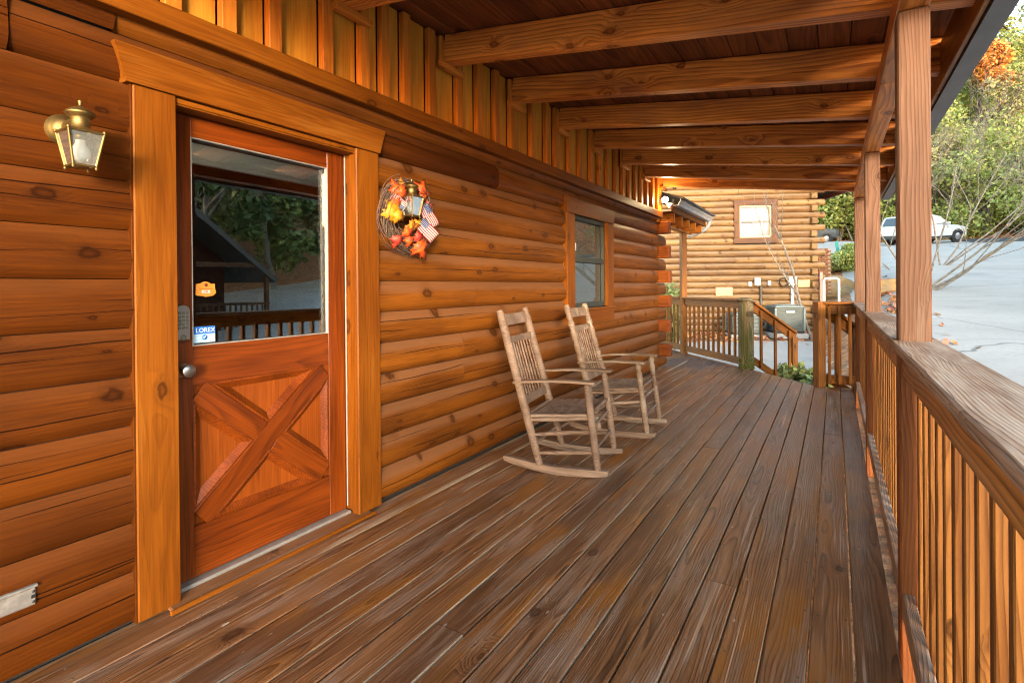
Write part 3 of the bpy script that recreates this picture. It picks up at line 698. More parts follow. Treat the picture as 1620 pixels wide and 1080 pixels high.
# roof
roof = thing('porch_roof', (1.3, 3.8, 2.6), 'open rafter porch roof of stained timber with dark plank ceiling', 'porch roof')
RB = lambda x: 2.803 - .13 * x
ang = math.atan(.13); cosr = math.cos(ang); nrm = Vector((math.sin(ang), 0, math.cos(ang)))
bx('beam', 2.498, 2.602, -.10, 3.45, 2.350, RB(2.55) - .008, M['rafter'], roof, .005)
bx('beam', 2.498, 2.602, 3.453, 8.25, 2.350, RB(2.55) - .008, M['rafter'], roof, .005)
ry = [.10, 1.06, 1.95, 2.82, 3.70, 4.56, 5.43, 6.33, 7.24, 8.10]
for y in ry:
    a = Vector((.032, y + .045, RB(.032))) + nrm * .094; b = Vector((2.80, y + .045, RB(2.80))) + nrm * .094
    plank('rafter', a, b, .09, .188, nrm, M['rafter'], roof, .006)
    bx('cleat', .032, .072, y - .05, y + .205, RB(.05) - .045, RB(.05) - .003, M['batten'], roof, .003)
    bx('rafter_trim', .0305, .050, y - .035, y - .002, RB(.04) + .0, RB(.04) + .17, M['batten'], roof, .002)
nb = 18
for i in range(nb):
    xa, xb = -.02 + i * .1595, -.02 + (i + 1) * .1595 - .004
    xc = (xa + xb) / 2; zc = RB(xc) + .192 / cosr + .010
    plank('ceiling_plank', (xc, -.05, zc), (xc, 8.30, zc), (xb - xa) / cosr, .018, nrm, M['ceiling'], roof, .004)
M['shingle'] = plain('asphalt_shingles', (.09, .07, .065), .9, 0, .5, 25, bump=.4)
a = Vector((-.4, 4.12, RB(-.4) + .24)); b = Vector((2.83, 4.12, RB(2.83) + .24))
plank('roof_covering', a, b, 8.46, .03, nrm, M['shingle'], roof, 0)
bx('fascia', 2.784, 2.806, -.08, 3.9, 2.375, 2.60, M['rail'], roof, .003); bx('fascia', 2.784, 2.806, 3.903, 8.32, 2.375, 2.60, M['rail'], roof, .003)
def gutter(y0, y1, mb):
    pr = [(2.810, 2.362), (2.893, 2.362), (2.905, 2.40), (2.925, 2.43), (2.925, 2.485), (2.918, 2.485), (2.916, 2.435), (2.896, 2.405), (2.886, 2.370), (2.816, 2.370), (2.816, 2.485), (2.810, 2.485)]
    n = len(pr); v = [(x, y0, z) for x, z in pr] + [(x, y1, z) for x, z in pr]
    mb.add(v, [(i, (i + 1) % n, n + (i + 1) % n, n + i) for i in range(n)] + [tuple(range(n)), tuple(range(n, 2 * n))[::-1]]); return mb
gutter(-.10, 6.02, MB()).build('gutter', M['gutter'], roof); gutter(6.026, 8.34, MB()).build('gutter', M['gutter'], roof)
gutter(6.00, 6.045, MB()).build('gutter_joint', M['black'], roof).scale = (1.02, 1, 1.02)

# railings
def railing_straight(ya, yb, label, wear_cap='cap', n=None):
    t = thing('porch_railing', (2.55, (ya + yb) / 2, 0), label, 'railing', 'railing bays along the porch edge')
    bx('bottom_rail', 2.502, 2.542, ya, yb, -.010, .080, M['cap'], t, .004)
    bx('top_rail', 2.508, 2.546, ya, yb, .922, 1.028, M['top_rail'], t, .004)
    n = n or int((yb - ya) / .132)
    for i in range(n):
        y = ya + (yb - ya) * (i + .5) / n
        bx('baluster', 2.547, 2.594, y - .018, y + .018, -.02 + random.uniform(-.01, .01), 1.020, M['baluster'], t, .003)
    return t
t = railing_straight(-1.0, 2.555, 'nearest railing bay with broad weathered cap and knotty orange top rail')
bx('cap_rail', 2.474, 2.634, -1.0, 2.625, 1.0295, 1.0635, M['cap'], t, .005)
t = railing_straight(2.661, 5.169, 'railing bay between the near and the middle porch post')
bx('cap_rail', 2.478, 2.636, 2.664, 5.24, 1.0295, 1.062, M['cap'], t, .005)
t = railing_straight(5.275, 7.799, 'railing bay between the middle and the farthest porch post')
bx('cap_rail', 2.478, 2.636, 5.277, 7.93, 1.0295, 1.061, M['cap'], t, .005)
NB = Vector((2.09, 7.72, 0)); DIR = Vector((-.65, .76, 0)).normalized(); NRM = Vector((.76, .65, 0)).normalized()
def railing_line(p, q, label, zc=1.0, group='railing bays along the porch edge', n=None, drop0=0., drop1=0., bot=(.045, .155), cap=.14, name='porch_railing', th=.036):
    """panel between two plan points; drop0/drop1 lower each end for the stairs"""
    t = thing(name, ((p + q) / 2), label, 'railing', group)
    L = (q - p).length; d = (q - p) / L; side = Vector((-d.y, d.x, 0))
    z = lambda s, h: (p + d * s) + Vector((0, 0, h - (drop0 + (drop1 - drop0) * s / L)))
    s0, s1 = 0, L
    plank('top_rail', z(s0, zc - .06), z(s1, zc - .06), th, .12, (0, 0, 1), M['rail_far'], t)
    plank('bottom_rail', z(s0, sum(bot) / 2), z(s1, sum(bot) / 2), th, bot[1] - bot[0], (0, 0, 1), M['rail_far'], t)
    plank('cap_rail', z(s0, zc + .0165), z(s1, zc + .0165), cap, .032, (0, 0, 1), M['rail_far'], t)
    n = n or int(L / .135)
    for i in range(n):
        s = L * (i + .5) / n; a = z(s, bot[0]) ; b = z(s, zc - .03)
        plank('baluster', a - side * .037, b - side * .037, .036, .036, side, M['rail_far'], t)
    return t
cp = plank('corner_post', (2.115, 7.70, -.45), (2.115, 7.70, 1.07), .105, .105, NRM, M['rail'], None, .006); tag(cp, 'square corner post at the head of the steps, joined to the short railing', 'post')
railing_line(Vector((2.17, 7.73, 0)), Vector((2.497, 7.73, 0)), 'short railing section between corner post and outer porch edge', 1.035, n=3)
NW = Vector((1.115, 8.835, 0))
nw = MB(); r0 = .115; oc = [(r0 * math.cos(R(22.5 + 45 * i)), r0 * math.sin(R(22.5 + 45 * i))) for i in range(8)]
pts = [(-.45, 1.0), (.985, 1.0), (1.0, .97), (1.012, .72), (1.03, .72), (1.045, .97), (1.065, .93), (1.085, .70), (1.095, .3)]
vs = []; fs = []
for z_, k in pts: vs += [(z_, x * k, y * k) for x, y in oc]
for i in range(len(pts) - 1):
    for j in range(8): fs.append((i * 8 + j, i * 8 + (j + 1) % 8, i * 8 + 8 + (j + 1) % 8, i * 8 + 8 + j))
fs.append(tuple(range(len(vs) - 8, len(vs))))
nw.add(vs, fs)
nwo = link('newel_post', nw.mesh('newel_post', M['newel']), None, None, Matrix(((0, 0, 1, NW.x), (0, -1, 0, NW.y), (1, 0, 0, 0), (0, 0, 0, 1)))); tag(nwo, 'thick rounded newel post stained green with moss at its foot', 'post')
M['moss'] = plain('moss', (.11, .13, .018), .95, 0, .5, 60, bump=.8)
ms = MB()
for i in range(110):
    a = random.uniform(-2.6, .4); zz = abs(random.gauss(0, .09)); rr = random.uniform(.012, .026)
    ms.lathe([(0, -rr), (rr * .8, -rr * .5), (rr, 0), (rr * .7, rr * .6), (0, rr)], 6, Matrix.Translation((NW.x + .108 * math.cos(a), NW.y + .108 * math.sin(a), zz + .005)) @ Matrix.Diagonal((.6, .6, 1, 1)))
mo = ms.build('moss', M['moss'], nwo); mo['kind'] = 'stuff'
SP = Vector((-.17, 10.30, 0))
railing_line(NW + DIR * .11, SP - DIR * .09, 'angled railing panel beyond the rocking chairs, newel post to corner post', 1.035, n=11)
railing_line(SP + DIR * .09, SP + DIR * 1.6, 'railing continuing behind the cabin corner past the far post', 1.035, n=10)
# steps going down from the diagonal opening
steps = thing('porch_steps', (1.9, 8.6, -.3), 'wooden steps going down from the diagonal deck opening', 'steps')
mid = (Vector((1.18, 8.79, 0)) + Vector((2.07, 7.75, 0))) / 2
for i in range(2):
    c0 = mid + NRM * (.18 + .27 * i) + Vector((0, 0, -.17 * (i + 1)))
    plank('tread', c0 - DIR * .62, c0 + DIR * .62, .27, .036, (0, 0, 1), M['deck'], steps)
for s in (-.56, .60):
    c0 = mid + DIR * s; plank('stringer', c0 + NRM * .03 + Vector((0, 0, -.15)), c0 + NRM * .72 + Vector((0, 0, -.55)), .04, .2, (0, 0, 1), M['rail'], steps)
for (o, lab) in ((NW + NRM * .11 + DIR * 0, 'sloping stair handrail beside the mossy newel post'), (Vector((2.13, 7.70, 0)) + NRM * .07, 'sloping stair handrail beside the square corner post')):
    rl = railing_line(o, o + NRM * .72, lab, 1.02, 'stair handrails', n=3, drop0=.02, drop1=.50, bot=(.10, .20), name='stair_railing')
    e = o + NRM * .70
    plank('end_post', (e.x, e.y, -.6), (e.x, e.y, .47), .088, .088, NRM, M['rail'], rl, .004)

# ================================================================== ROCKING CHAIRS
def chair(turned, mat, label):
    t = thing('rocking_chair', (0, 0, 0), label, 'rocking chair', 'rocking chairs on the porch')
    def part(name, mb): return link(name, mb.mesh(name, mat), t, None, Matrix.Identity(4))
    W = .262
    zr = lambda x: .012 + .30 * (x + .02) ** 2
    def P(kind, u):      # centre line of the posts: u from 0 (foot) to 1 (top)
        a, b = ((.235, zr(.235) + .03), (.165, .628)) if kind == 'f' else ((-.175, zr(-.175) + .03), (-.475, 1.118))
        return a[0] + (b[0] - a[0]) * u, a[1] + (b[1] - a[1]) * u
    for s in (-1, 1):
        mb = MB(); vs = []; fs = []; n = 18
        for i in range(n + 1):
            x = -.44 + .745 * i / n; z = zr(x); h = .052 * (1 - .35 * (abs(i - n / 2) / (n / 2)) ** 3)
            for (dy, dz) in ((-.020, 0), (.020, 0), (.020, h), (-.020, h)): vs.append((x, s * W + dy, z - .011 + dz))
        for i in range(n):
            for j in range(4): fs.append((i * 4 + j, i * 4 + (j + 1) % 4, i * 4 + 4 + (j + 1) % 4, i * 4 + 4 + j))
        fs += [(0, 1, 2, 3), tuple(range(n * 4, n * 4 + 4))[::-1]]
        mb.add(vs, fs); part('rocker', mb)
        def postmesh(kind, r0):
            mb = MB(); pts = []; rad = []; K = 40 if turned else 14
            for i in range(K + 1):
                u = i / K; x, z = P(kind, u)
                r = r0 * (.82 + .18 * math.sin(min(1, u * 3.2) * math.pi / 2))
                if kind == 'f': r *= 1 - .10 * u
                if turned:
                    for c in ((.55, .62, .70, .90) if kind == 'f' else (.46, .52, .60, .70, .80, .88, .93)):
                        r *= 1 - .30 * math.exp(-((u - c) / .008) ** 2)
                if u > .975: r *= .80
                pts.append((x, s * (W if kind == 'f' else W - .012 * u), z)); rad.append(r)
            mb.tube(pts, rad, 12); return mb
        part('front_leg', postmesh('f', .027)); part('back_post', postmesh('b', .030))
        # arm: flat, widening at the front
        mb = MB(); ax0, az0 = P('b', .525); vs = []; fs = []; n = 8
        for i in range(n + 1):
            u = i / n; x = ax0 - .03 + (.225 - ax0 + .03) * u; z = az0 + (.640 - az0) * u + .012 * math.sin(u * math.pi)
            w = .021 + .017 * u ** 1.5; off = s * (W + .004)
            for dy, dz in ((-w, 0), (w, 0), (w, .016), (-w, .016)): vs.append((x, off + dy, z - .006 + dz))
        for i in range(n):
            for j in range(4): fs.append((i * 4 + j, i * 4 + (j + 1) % 4, i * 4 + 4 + (j + 1) % 4, i * 4 + 4 + j))
        fs += [(0, 1, 2, 3), tuple(range(n * 4, n * 4 + 4))[::-1]]
        mb.add(vs, fs); part('armrest', mb)
        for uf, ub in ((.20, .075), (.45, .19), (.60, .285)):
            xf, zf = P('f', uf); xb, zb = P('b', ub); part('rung', MB().tube([(xb, s * W, zb), ((xb + xf) / 2, s * W, (zb + zf) / 2), (xf, s * W, zf)], [.011, .016, .011], 8))
    def cross(kind, u, r=.0115):
        x, z = P(kind, u); part('rung', MB().tube([(x, -W, z), (x, 0, z), (x, W, z)], [r * .8, r * 1.1, r * .8], 8))
    for u in (.24, .50): cross('f', u)
    for u in (.13, .24): cross('b', u)
    # seat: woven splints over rails
    zs = lambda x: .385 + (x + .23) * .085
    cross('f', .655, .014); cross('b', .315, .014)
    x0, x1 = -.235, .195
    seat = MB(); 
    for s in (-1, 1): seat.tube([(x0, s * (W - .004), zs(x0)), (x1, s * (W - .004), zs(x1))], .012, 8)
    link('seat_frame', seat.mesh('seat_frame', mat), t, None, Matrix.Identity(4))
    n = 13
    for i in range(n):
        x = x0 + (x1 - x0) * (i + .5) / n; w = (x1 - x0) / n * .44; dip = .010
        mb = MB(); vs = []; fs = []
        for k in range(9):
            y = -W + 2 * W * k / 8; z = zs(x) + .013 - dip * math.sin(math.pi * k / 8) + (.0022 if (i + k) % 2 else -.0006)
            vs += [(x - w, y, z), (x + w, y, z), (x + w, y, z - .004), (x - w, y, z - .004)]
        for k in range(8):
            for j in range(4): fs.append((k * 4 + j, k * 4 + (j + 1) % 4, k * 4 + 4 + (j + 1) % 4, k * 4 + 4 + j))
        mb.add(vs, fs); part('seat_slat', mb)
    # back: crest rail, cross rail, spindles, lower rail
    def brail(name, u, h, th=.016):
        x, z = P('b', u); dx = P('b', 1)[0] - P('b', 0)[0]; dz = P('b', 1)[1] - P('b', 0)[1]; l = math.hypot(dx, dz); up = Vector((dx / l, 0, dz / l)); nn = Vector((up.z, 0, -up.x))
        mb = MB(); vs = []; fs = []; n = 8; wy = W - .02
        for k in range(n + 1):
            y = -wy + 2 * wy * k / n; bow = -.016 * math.cos((k / n - .5) * math.pi)
            for a, b in ((-h / 2, -th / 2), (-h / 2, th / 2), (h / 2, th / 2), (h / 2, -th / 2)): 
                v = Vector((x, y, z)) + up * a + nn * (b + bow); vs.append(v)
        for k in range(n):
            for j in range(4): fs.append((k * 4 + j, k * 4 + (j + 1) % 4, k * 4 + 4 + (j + 1) % 4, k * 4 + 4 + j))
        mb.add(vs, fs); part(name, mb)
    brail('crest_rail', .935, .085); brail('cross_rail', .80, .05); brail('lower_rail', .40, .06)
    for k in range(8):
        y = -.185 + .37 * k / 7; b = -.016 * math.cos(y / (2 * W) * math.pi); xa, za = P('b', .41); xb, zb = P('b', .80)
        part('spindle', MB().tube([(xa + b, y, za), ((xa + xb) / 2 + b, y, (za + zb) / 2), (xb + b, y, zb)], [.0065, .0085, .0065], 8))
    return t
def place(t, loc, rz):
    Mw = Matrix.Translation(loc) @ Matrix.Rotation(rz, 4, 'Z'); t.matrix_local = Mw; WM[t.name] = Mw
c1 = chair(False, M['chair'], 'nearer weathered wooden rocking chair, plain posts, closest to the door')
place(c1, (.655, 3.53, .0), R(9))
c2 = chair(True, M['chair_worn'], 'farther rocking chair with ring-turned posts, standing below the window')
place(c2, (.68, 4.60, .0), R(5))

# ================================================================== LANTERNS
def lantern(label, loc):
    t = thing('wall_lantern', (0, 0, 0), label, 'wall lantern', 'brass wall lanterns beside the door')
    I = Matrix.Identity(4); part = lambda n, mb, m: link(n, mb.mesh(n, M[m]), t, None, I)
    ry90 = Matrix.Rotation(R(90), 4, 'Y')
    part('back_plate', MB().lathe([(.055, 0), (.055, .006), (.050, .010), (.050, .014), (.044, .018), (.042, .026), (.028, .040), (.0, .044)], 28, Matrix.Translation((0, 0, .02)) @ ry90), 'brass')
    part('arm', MB().tube([(.03, 0, .02), (.07, 0, .028), (.10, 0, .026)], [.022, .020, .020], 12), 'brass')
    cx = .135
    part('roof_cap', MB().lathe([(.0, .100), (.006, .099), (.0075, .094), (.004, .089), (.006, .086), (.0045, .082), (.010, .078), (.024, .071), (.040, .060), (.043, .054), (.041, .050), (.031, .042), (.028, .038), (.028, .008), (.034, .003), (.042, -.002), (.050, -.008), (.0, -.008)], 28, Matrix.Translation((cx, 0, 0))), 'brass')
    # tapered square cage turned on its corner is avoided: faces parallel to the wall
    zt, zb, ht, hb = -.010, -.122, .050, .032
    co = lambda h, z: [(cx + sx * h, sy * h, z) for sx, sy in ((-1, -1), (1, -1), (1, 1), (-1, 1))]
    T, B = co(ht, zt), co(hb, zb); fr = MB()
    for i in range(4):
        fr.tube([T[i], B[i]], .0042, 6); fr.tube([T[i], T[(i + 1) % 4]], .0048, 6); fr.tube([B[i], B[(i + 1) % 4]], .0045, 6)
        fr.lathe([(0, -.009), (.006, -.004), (.006, .003), (0, .007)], 8, Matrix.Translation((T[i][0], T[i][1], zt + .004)))
        fr.lathe([(0, -.010), (.005, -.005), (.005, .002), (0, .004)], 8, Matrix.Translation((B[i][0], B[i][1], zb - .004)))
    mid = lambda p, q: tuple((a + b) / 2 for a, b in zip(p, q))
    part('cage', fr, 'brass')
    for i in range(4):
        j = (i + 1) % 4; pane = MB()
        n_ = Vector(mid(T[i], T[j])) - Vector((cx, 0, zt)); n_.normalize(); k = n_ * -.0015
        pane.add([Vector(T[i]) + k, Vector(T[j]) + k, Vector(B[j]) + k, Vector(B[i]) + k, Vector(T[i]) + k * 2, Vector(T[j]) + k * 2, Vector(B[j]) + k * 2, Vector(B[i]) + k * 2], [(0, 1, 2, 3), (7, 6, 5, 4), (0, 4, 5, 1), (1, 5, 6, 2), (2, 6, 7, 3), (3, 7, 4, 0)])
        part('glass_pane', pane, 'lantern_glass')
    part('socket', MB().lathe([(.0, -.010), (.018, -.010), (.018, -.034), (.0, -.034)], 16, Matrix.Translation((cx, 0, 0))), 'brass')
    part('bulb', MB().lathe([(.014, -.034), (.015, -.046), (.024, -.062), (.0285, -.078), (.026, -.093), (.016, -.104), (.0, -.108)], 20, Matrix.Translation((cx, 0, 0))), 'bulb')
    part('floor_plate', MB().lathe([(.0, zb), (.022, zb), (.022, zb - .005), (.0, zb - .005)], 12, Matrix.Translation((cx, 0, 0))), 'brass')
    Mw = Matrix.Translation(loc); t.matrix_local = Mw; WM[t.name] = Mw; return t
l1 = lantern('brass wall lantern with clear glass on the bare logs left of the door', (-.012, .772, 1.825))
l2 = l1.copy(); COL.objects.link(l2); l2.matrix_local = Matrix.Translation((-.012, 2.405, 1.838)); l2['label'] = 'brass wall lantern hung with the autumn wreath, right of the door'
for ch in list(l1.children):
    c_ = ch.copy(); COL.objects.link(c_); c_.parent = l2; c_.matrix_local = ch.matrix_local

# ================================================================== WREATH
WC = Vector((.045, 2.435, 1.725))
wr = thing('autumn_wreath', WC, 'twig wreath with autumn leaves and small flags around the lantern', 'wreath')
M['twig'] = plain('twigs', (.075, .042, .026), .8, 0, .5, 40, col2=(.15, .10, .075), island=.35)
tw = MB()
for i in range(210):
    a0 = random.uniform(0, 6.28); L = random.uniform(.8, 2.6); rr = random.gauss(.178, .024); dep = random.gauss(0, .02); ph = random.uniform(0, 6.28); pts = []
    n = 9
    for k in range(n):
        a = a0 + L * k / (n - 1); r_ = rr + .014 * math.sin(a * 3 + ph) + (.03 * max(0, k - n + 3) / 3 if i % 6 == 0 else 0); d = dep + .016 * math.cos(a * 3 + ph)
        pts.append(WC + Vector((d + .01, r_ * math.cos(a), r_ * 1.02 * math.sin(a))))
    tw.tube(pts, random.uniform(.0016, .0034), 5, False)
o = tw.build('twigs', M['twig'], wr); o['kind'] = 'stuff'
def leafpoly(sz):
    half = [(0, -.55), (.10, -.42), (.34, -.48), (.30, -.30), (.62, -.22), (.52, -.06), (.72, .16), (.46, .14), (.40, .30), (.22, .18), (.26, .52), (.14, .46), (0, .78)]
    return [(x * sz, y * sz) for x, y in half] + [(-x * sz, y * sz) for x, y in half[-2:0:-1]]
def leaf(name, mat, y, z, x, sz, rot, tilt, yaw):
    sz *= 1.22; poly = leafpoly(sz); c = len(poly); vs = []; 
    for px, py in poly: vs.append((px, py, -.22 * abs(px) + .9 * py * py / max(sz, .01) * .2))
    vs.append((0, .05 * sz, .012)); b = len(vs)
    fs = [(i, (i + 1) % c, c) for i in range(c)]
    Mw = Matrix.Translation((x, y, z)) @ Matrix.Rotation(yaw, 4, 'Z') @ Matrix.Rotation(tilt, 4, 'Y') @ Matrix(((0, 0, 1, 0), (1, 0, 0, 0), (0, 1, 0, 0), (0, 0, 0, 1))) @ Matrix.Rotation(rot, 4, 'Z')
    mb = MB(); mb.add(vs, fs, True); o = link(name, mb.mesh(name, mat), wr, None, Mw)
    md = o.modifiers.new('thickness', 'SOLIDIFY'); md.thickness = .0012; return o
def leafmat(nm, c1, c2):
    m, t = newmat(nm); P = t.n('TexCoord').outputs['Object']; nz = t.noise(P, 28., 3.)
    x = t.n('SeparateXYZ', P).outputs[0]
    vein = t.m('SUBTRACT', 1.0, t.step(t.m('ABSOLUTE', x), .001, .004))
    col = t.mix(t.step(nz, .35, .65), c1, c2); col = t.mix(t.m('MULTIPLY', vein, .5), col, tuple(v * .6 for v in c2))
    bs = t.n('BsdfPrincipled'); t.put(bs.inputs['Base Color'], col); bs.inputs['Roughness'].default_value = .55; t.out(bs); return m
LO = leafmat('orange_leaf', (.62, .125, .012), (.55, .05, .010)); LY = leafmat('yellow_leaf', (.66, .34, .016), (.62, .21, .012)); LR = leafmat('red_leaf', (.46, .022, .016), (.52, .06, .03)); LG = leafmat('gold_leaf', (.56, .23, .016), (.50, .12, .016))
leaf('maple_leaf', LO, 2.305, 1.872, .10, .070, .5, -.35, -.3); leaf('maple_leaf', LO, 2.515, 1.905, .11, .072, -.5, -.3, -.2)
leaf('maple_leaf', LO, 2.545, 1.865, .10, .060, -1.2, .2, -.2); leaf('maple_leaf', LO, 2.325, 1.845, .115, .060, 1.5, .3, -.3)
leaf('maple_leaf', LY, 2.255, 1.725, .11, .088, 1.9, .1, -.35); leaf('maple_leaf', LY, 2.285, 1.700, .125, .060, 2.7, .35, -.4)
leaf('maple_leaf', LR, 2.315, 1.560, .09, .062, 2.8, .5, -.2); leaf('maple_leaf', LR, 2.465, 1.590, .12, .055, .5, .3, -.2)
leaf('maple_leaf', LO, 2.485, 1.525, .12, .085, -2.6, .25, -.3); leaf('maple_leaf', LO, 2.520, 1.545, .10, .070, -2.2, .3, .1)
leaf('maple_leaf', LO, 2.30, 1.79, .10, .05, 1.2, .2, -.3); leaf('maple_leaf', LR, 2.60, 1.80, .09, .05, -1.2, .2, -.1); leaf('maple_leaf', LG, 2.36, 1.905, .09, .05, .1, -.3, -.3); leaf('maple_leaf', LO, 2.41, 1.565, .10, .055, 2.9, .4, -.2)
leaf('maple_leaf', LG, 2.440, 1.655, .10, .060, -1.2, .4, -.2); leaf('maple_leaf', LG, 2.395, 1.635, .11, .058, 1.0, .6, -.2); leaf('maple_leaf', LO, 2.375, 1.612, .115, .055, 2.0, .5, -.2); leaf('maple_leaf', LY, 2.475, 1.680, .105, .045, -.8, .2, -.2)
def flagmat():
    m, t = newmat('flag_cloth'); P = t.n('SeparateXYZ', t.n('TexCoord').outputs['Object'])
    x, y = P.outputs[0], P.outputs[1]       # cloth spans x -.5..+.5 (fly), y -.5..+.5 (hoist), scaled on the object
    st = t.m('LESS_THAN', t.m('FRACT', t.m('MULTIPLY', t.m('ADD', y, .5), 6.5)), .5)
    col = t.mix(st, (.46, .44, .43), (.36, .010, .02))
    can = t.m('MULTIPLY', t.m('LESS_THAN', x, -.1), t.m('GREATER_THAN', y, -.038))
    vo = t.m('ADD', t.m('POWER', t.m('SUBTRACT', t.m('FRACT', t.m('MULTIPLY', t.m('ADD', x, .5), 15.0)), .5), 2.0), t.m('POWER', t.m('SUBTRACT', t.m('FRACT', t.m('MULTIPLY', t.m('ADD', y, .038), 9.3)), .5), 2.0))
    cc = t.mix(t.m('LESS_THAN', vo, .05), (.03, .05, .16), (.5, .5, .52)); col = t.mix(can, col, cc)
    bs = t.n('BsdfPrincipled'); t.put(bs.inputs['Base Color'], col); bs.inputs['Roughness'].default_value = .7; t.out(bs); return m
FM = flagmat()
def flag(y, z, x, rot, yaw, tilt, w=.13, h=.085):
    n = 10; vs = []; fs = []
    for i in range(n + 1):
        for j in range(5):
            u, v = i / n - .5, j / 4 - .5; vs.append((u, v, .10 * math.sin(u * 6) * (u + .5) + .05 * v * u))
    for i in range(n):
        for j in range(4): a = i * 5 + j; fs.append((a, a + 5, a + 6, a + 1))
    Mw = Matrix.Translation((x, y, z)) @ Matrix.Rotation(yaw, 4, 'Z') @ Matrix.Rotation(tilt, 4, 'Y') @ Matrix(((0, 0, 1, 0), (1, 0, 0, 0), (0, 1, 0, 0), (0, 0, 0, 1))) @ Matrix.Rotation(rot, 4, 'Z')
    mb = MB(); mb.add(vs, fs, True); o = link('small_flag', mb.mesh('small_flag', FM), wr, None, Mw @ Matrix.Diagonal((w, h, .12, 1)))
    o.modifiers.new('thickness', 'SOLIDIFY').thickness = .01
    st = MB().tube([Mw @ Vector((-w * .52, -h * 1.05, 0)), Mw @ Vector((-w * .52, h * .62, 0))], .0022, 6); st.build('flag_stick', M['off_white'], wr)
flag(2.590, 1.735, .10, -1.05, -.35, .0, .15, .085); flag(2.545, 1.640, .125, -.75, -.45, .1, .14, .088); flag(2.315, 1.795, .10, 2.5, -.3, .1, .11, .065)

# ================================================================== FLOODLIGHT, camera dome, side roof
fl = thing('floodlight', (.06, 8.14, 2.56), 'twin-head floodlight switched on at the far corner under the roof', 'floodlight')
bx('mount', .031, .050, 8.06, 8.12, 2.53, 2.60, M['white'], fl, .004)
def head(name, p, aim, lit):
    aim = Vector(aim).normalized(); q = aim.to_track_quat('Z', 'Y').to_matrix().to_4x4(); Mx = Matrix.Translation(p) @ q
    h = MB().lathe([(.0, -.07), (.018, -.068), (.022, -.035), (.045, .012), (.050, .020), (.046, .020), (.040, .012)], 20, Mx).build(name, M['white'], fl)
    MB().lathe([(.0, .0), (.040, .010), (.040, .013), (0, .018)], 20, Mx).build('lens', M['lamp_lit'] if lit else M['white'], h)
    MB().tube([(.05, 8.09, 2.565), ((p[0] + .05) / 2, p[1] + .02, 2.55), (p[0] - aim.x * .05, p[1] - aim.y * .05, p[2] - aim.z * .05)], .009, 8).build('swivel_arm', M['white'], h)
head('lamp_head', (.105, 8.03, 2.575), (.50, -.86, -.12), True); head('lamp_head', (.155, 8.12, 2.50), (.8, .2, -.6), False)
fll = bpy.data.lights.new('floodlight_bulb', 'POINT'); fll.energy = 2.0; fll.color = (1, .72, .38); fll.shadow_soft_size = .04
flo = bpy.data.objects.new('floodlight_bulb', fll); COL.objects.link(flo); flo.parent = fl; flo.matrix_local = WM[fl.name].inverted() @ Matrix.Translation((.150, 7.955, 2.565))
cd = MB().lathe([(.034, .03), (.034, 0), (.030, -.018), (.018, -.032), (0, -.037)], 18, Matrix.Translation((.19, 8.28, 2.80))).build('security_camera', M['black']); tag(cd, 'small dark dome camera above the floodlight', 'camera')
bm = MB().tube([(.19, 8.28, 2.83), (.12, 8.22, 2.86), (.04, 8.16, 2.86)], .012, 8).build('bracket', M['black'], cd)

sr = thing('side_porch_roof', (0, 9.6, 2.6), 'lower side porch roof with grey gutter past the floodlight', 'porch roof')
Y0, Y1 = 8.36, 10.95
plank('roof_covering', (.30, (Y0 + Y1) / 2, 2.635), (-1.9, (Y0 + Y1) / 2, 3.35), Y1 - Y0, .03, (.31, 0, .95), M['shingle'], sr, 0)
bx('fascia', .115, .140, Y0, Y1 - .12, 2.435, 2.56, M['casing'], sr, .003)
def gut2():
    pr = [(.142, 2.525), (.225, 2.525), (.24, 2.565), (.262, 2.59), (.262, 2.628), (.256, 2.628), (.252, 2.594), (.232, 2.570), (.219, 2.533), (.148, 2.533), (.148, 2.628), (.142, 2.628)]
    n = len(pr); v = [(x, Y0, z) for x, z in pr] + [(x, Y1, z) for x, z in pr]
    return MB().add(v, [(i, (i + 1) % n, n + (i + 1) % n, n + i) for i in range(n)] + [tuple(range(n)), tuple(range(n, 2 * n))[::-1]])
gut2().build('gutter', M['gutter_light'], sr)
MB().tube([(.20, Y1 - .12, 2.53), (.20, Y1 - .12, 2.46), (.14, Y1 - .2, 2.36), (.0, Y1 - .34, 2.27), (-.12, Y1 - .42, 2.22)], .032, 10).build('downspout', M['gutter_light'], sr)
for i in range(5): bx('rafter_tail', -.10, .112, 8.55 + .5 * i, 8.60 + .5 * i, 2.29, 2.434, M['batten'], sr, .003)
bx('beam', -.24, -.11, 8.40, 10.75, 2.285, 2.415, M['rafter'], sr, .005)
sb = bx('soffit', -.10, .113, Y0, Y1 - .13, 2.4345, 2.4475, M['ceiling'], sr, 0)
sp = plank('porch_post', (SP.x, SP.y, -.4), (SP.x, SP.y, 2.283), .105, .105, NRM, M['rail'], None, .006); tag(sp, 'far corner post under the side porch roof, where the angled railing ends', 'post', 'porch roof posts')

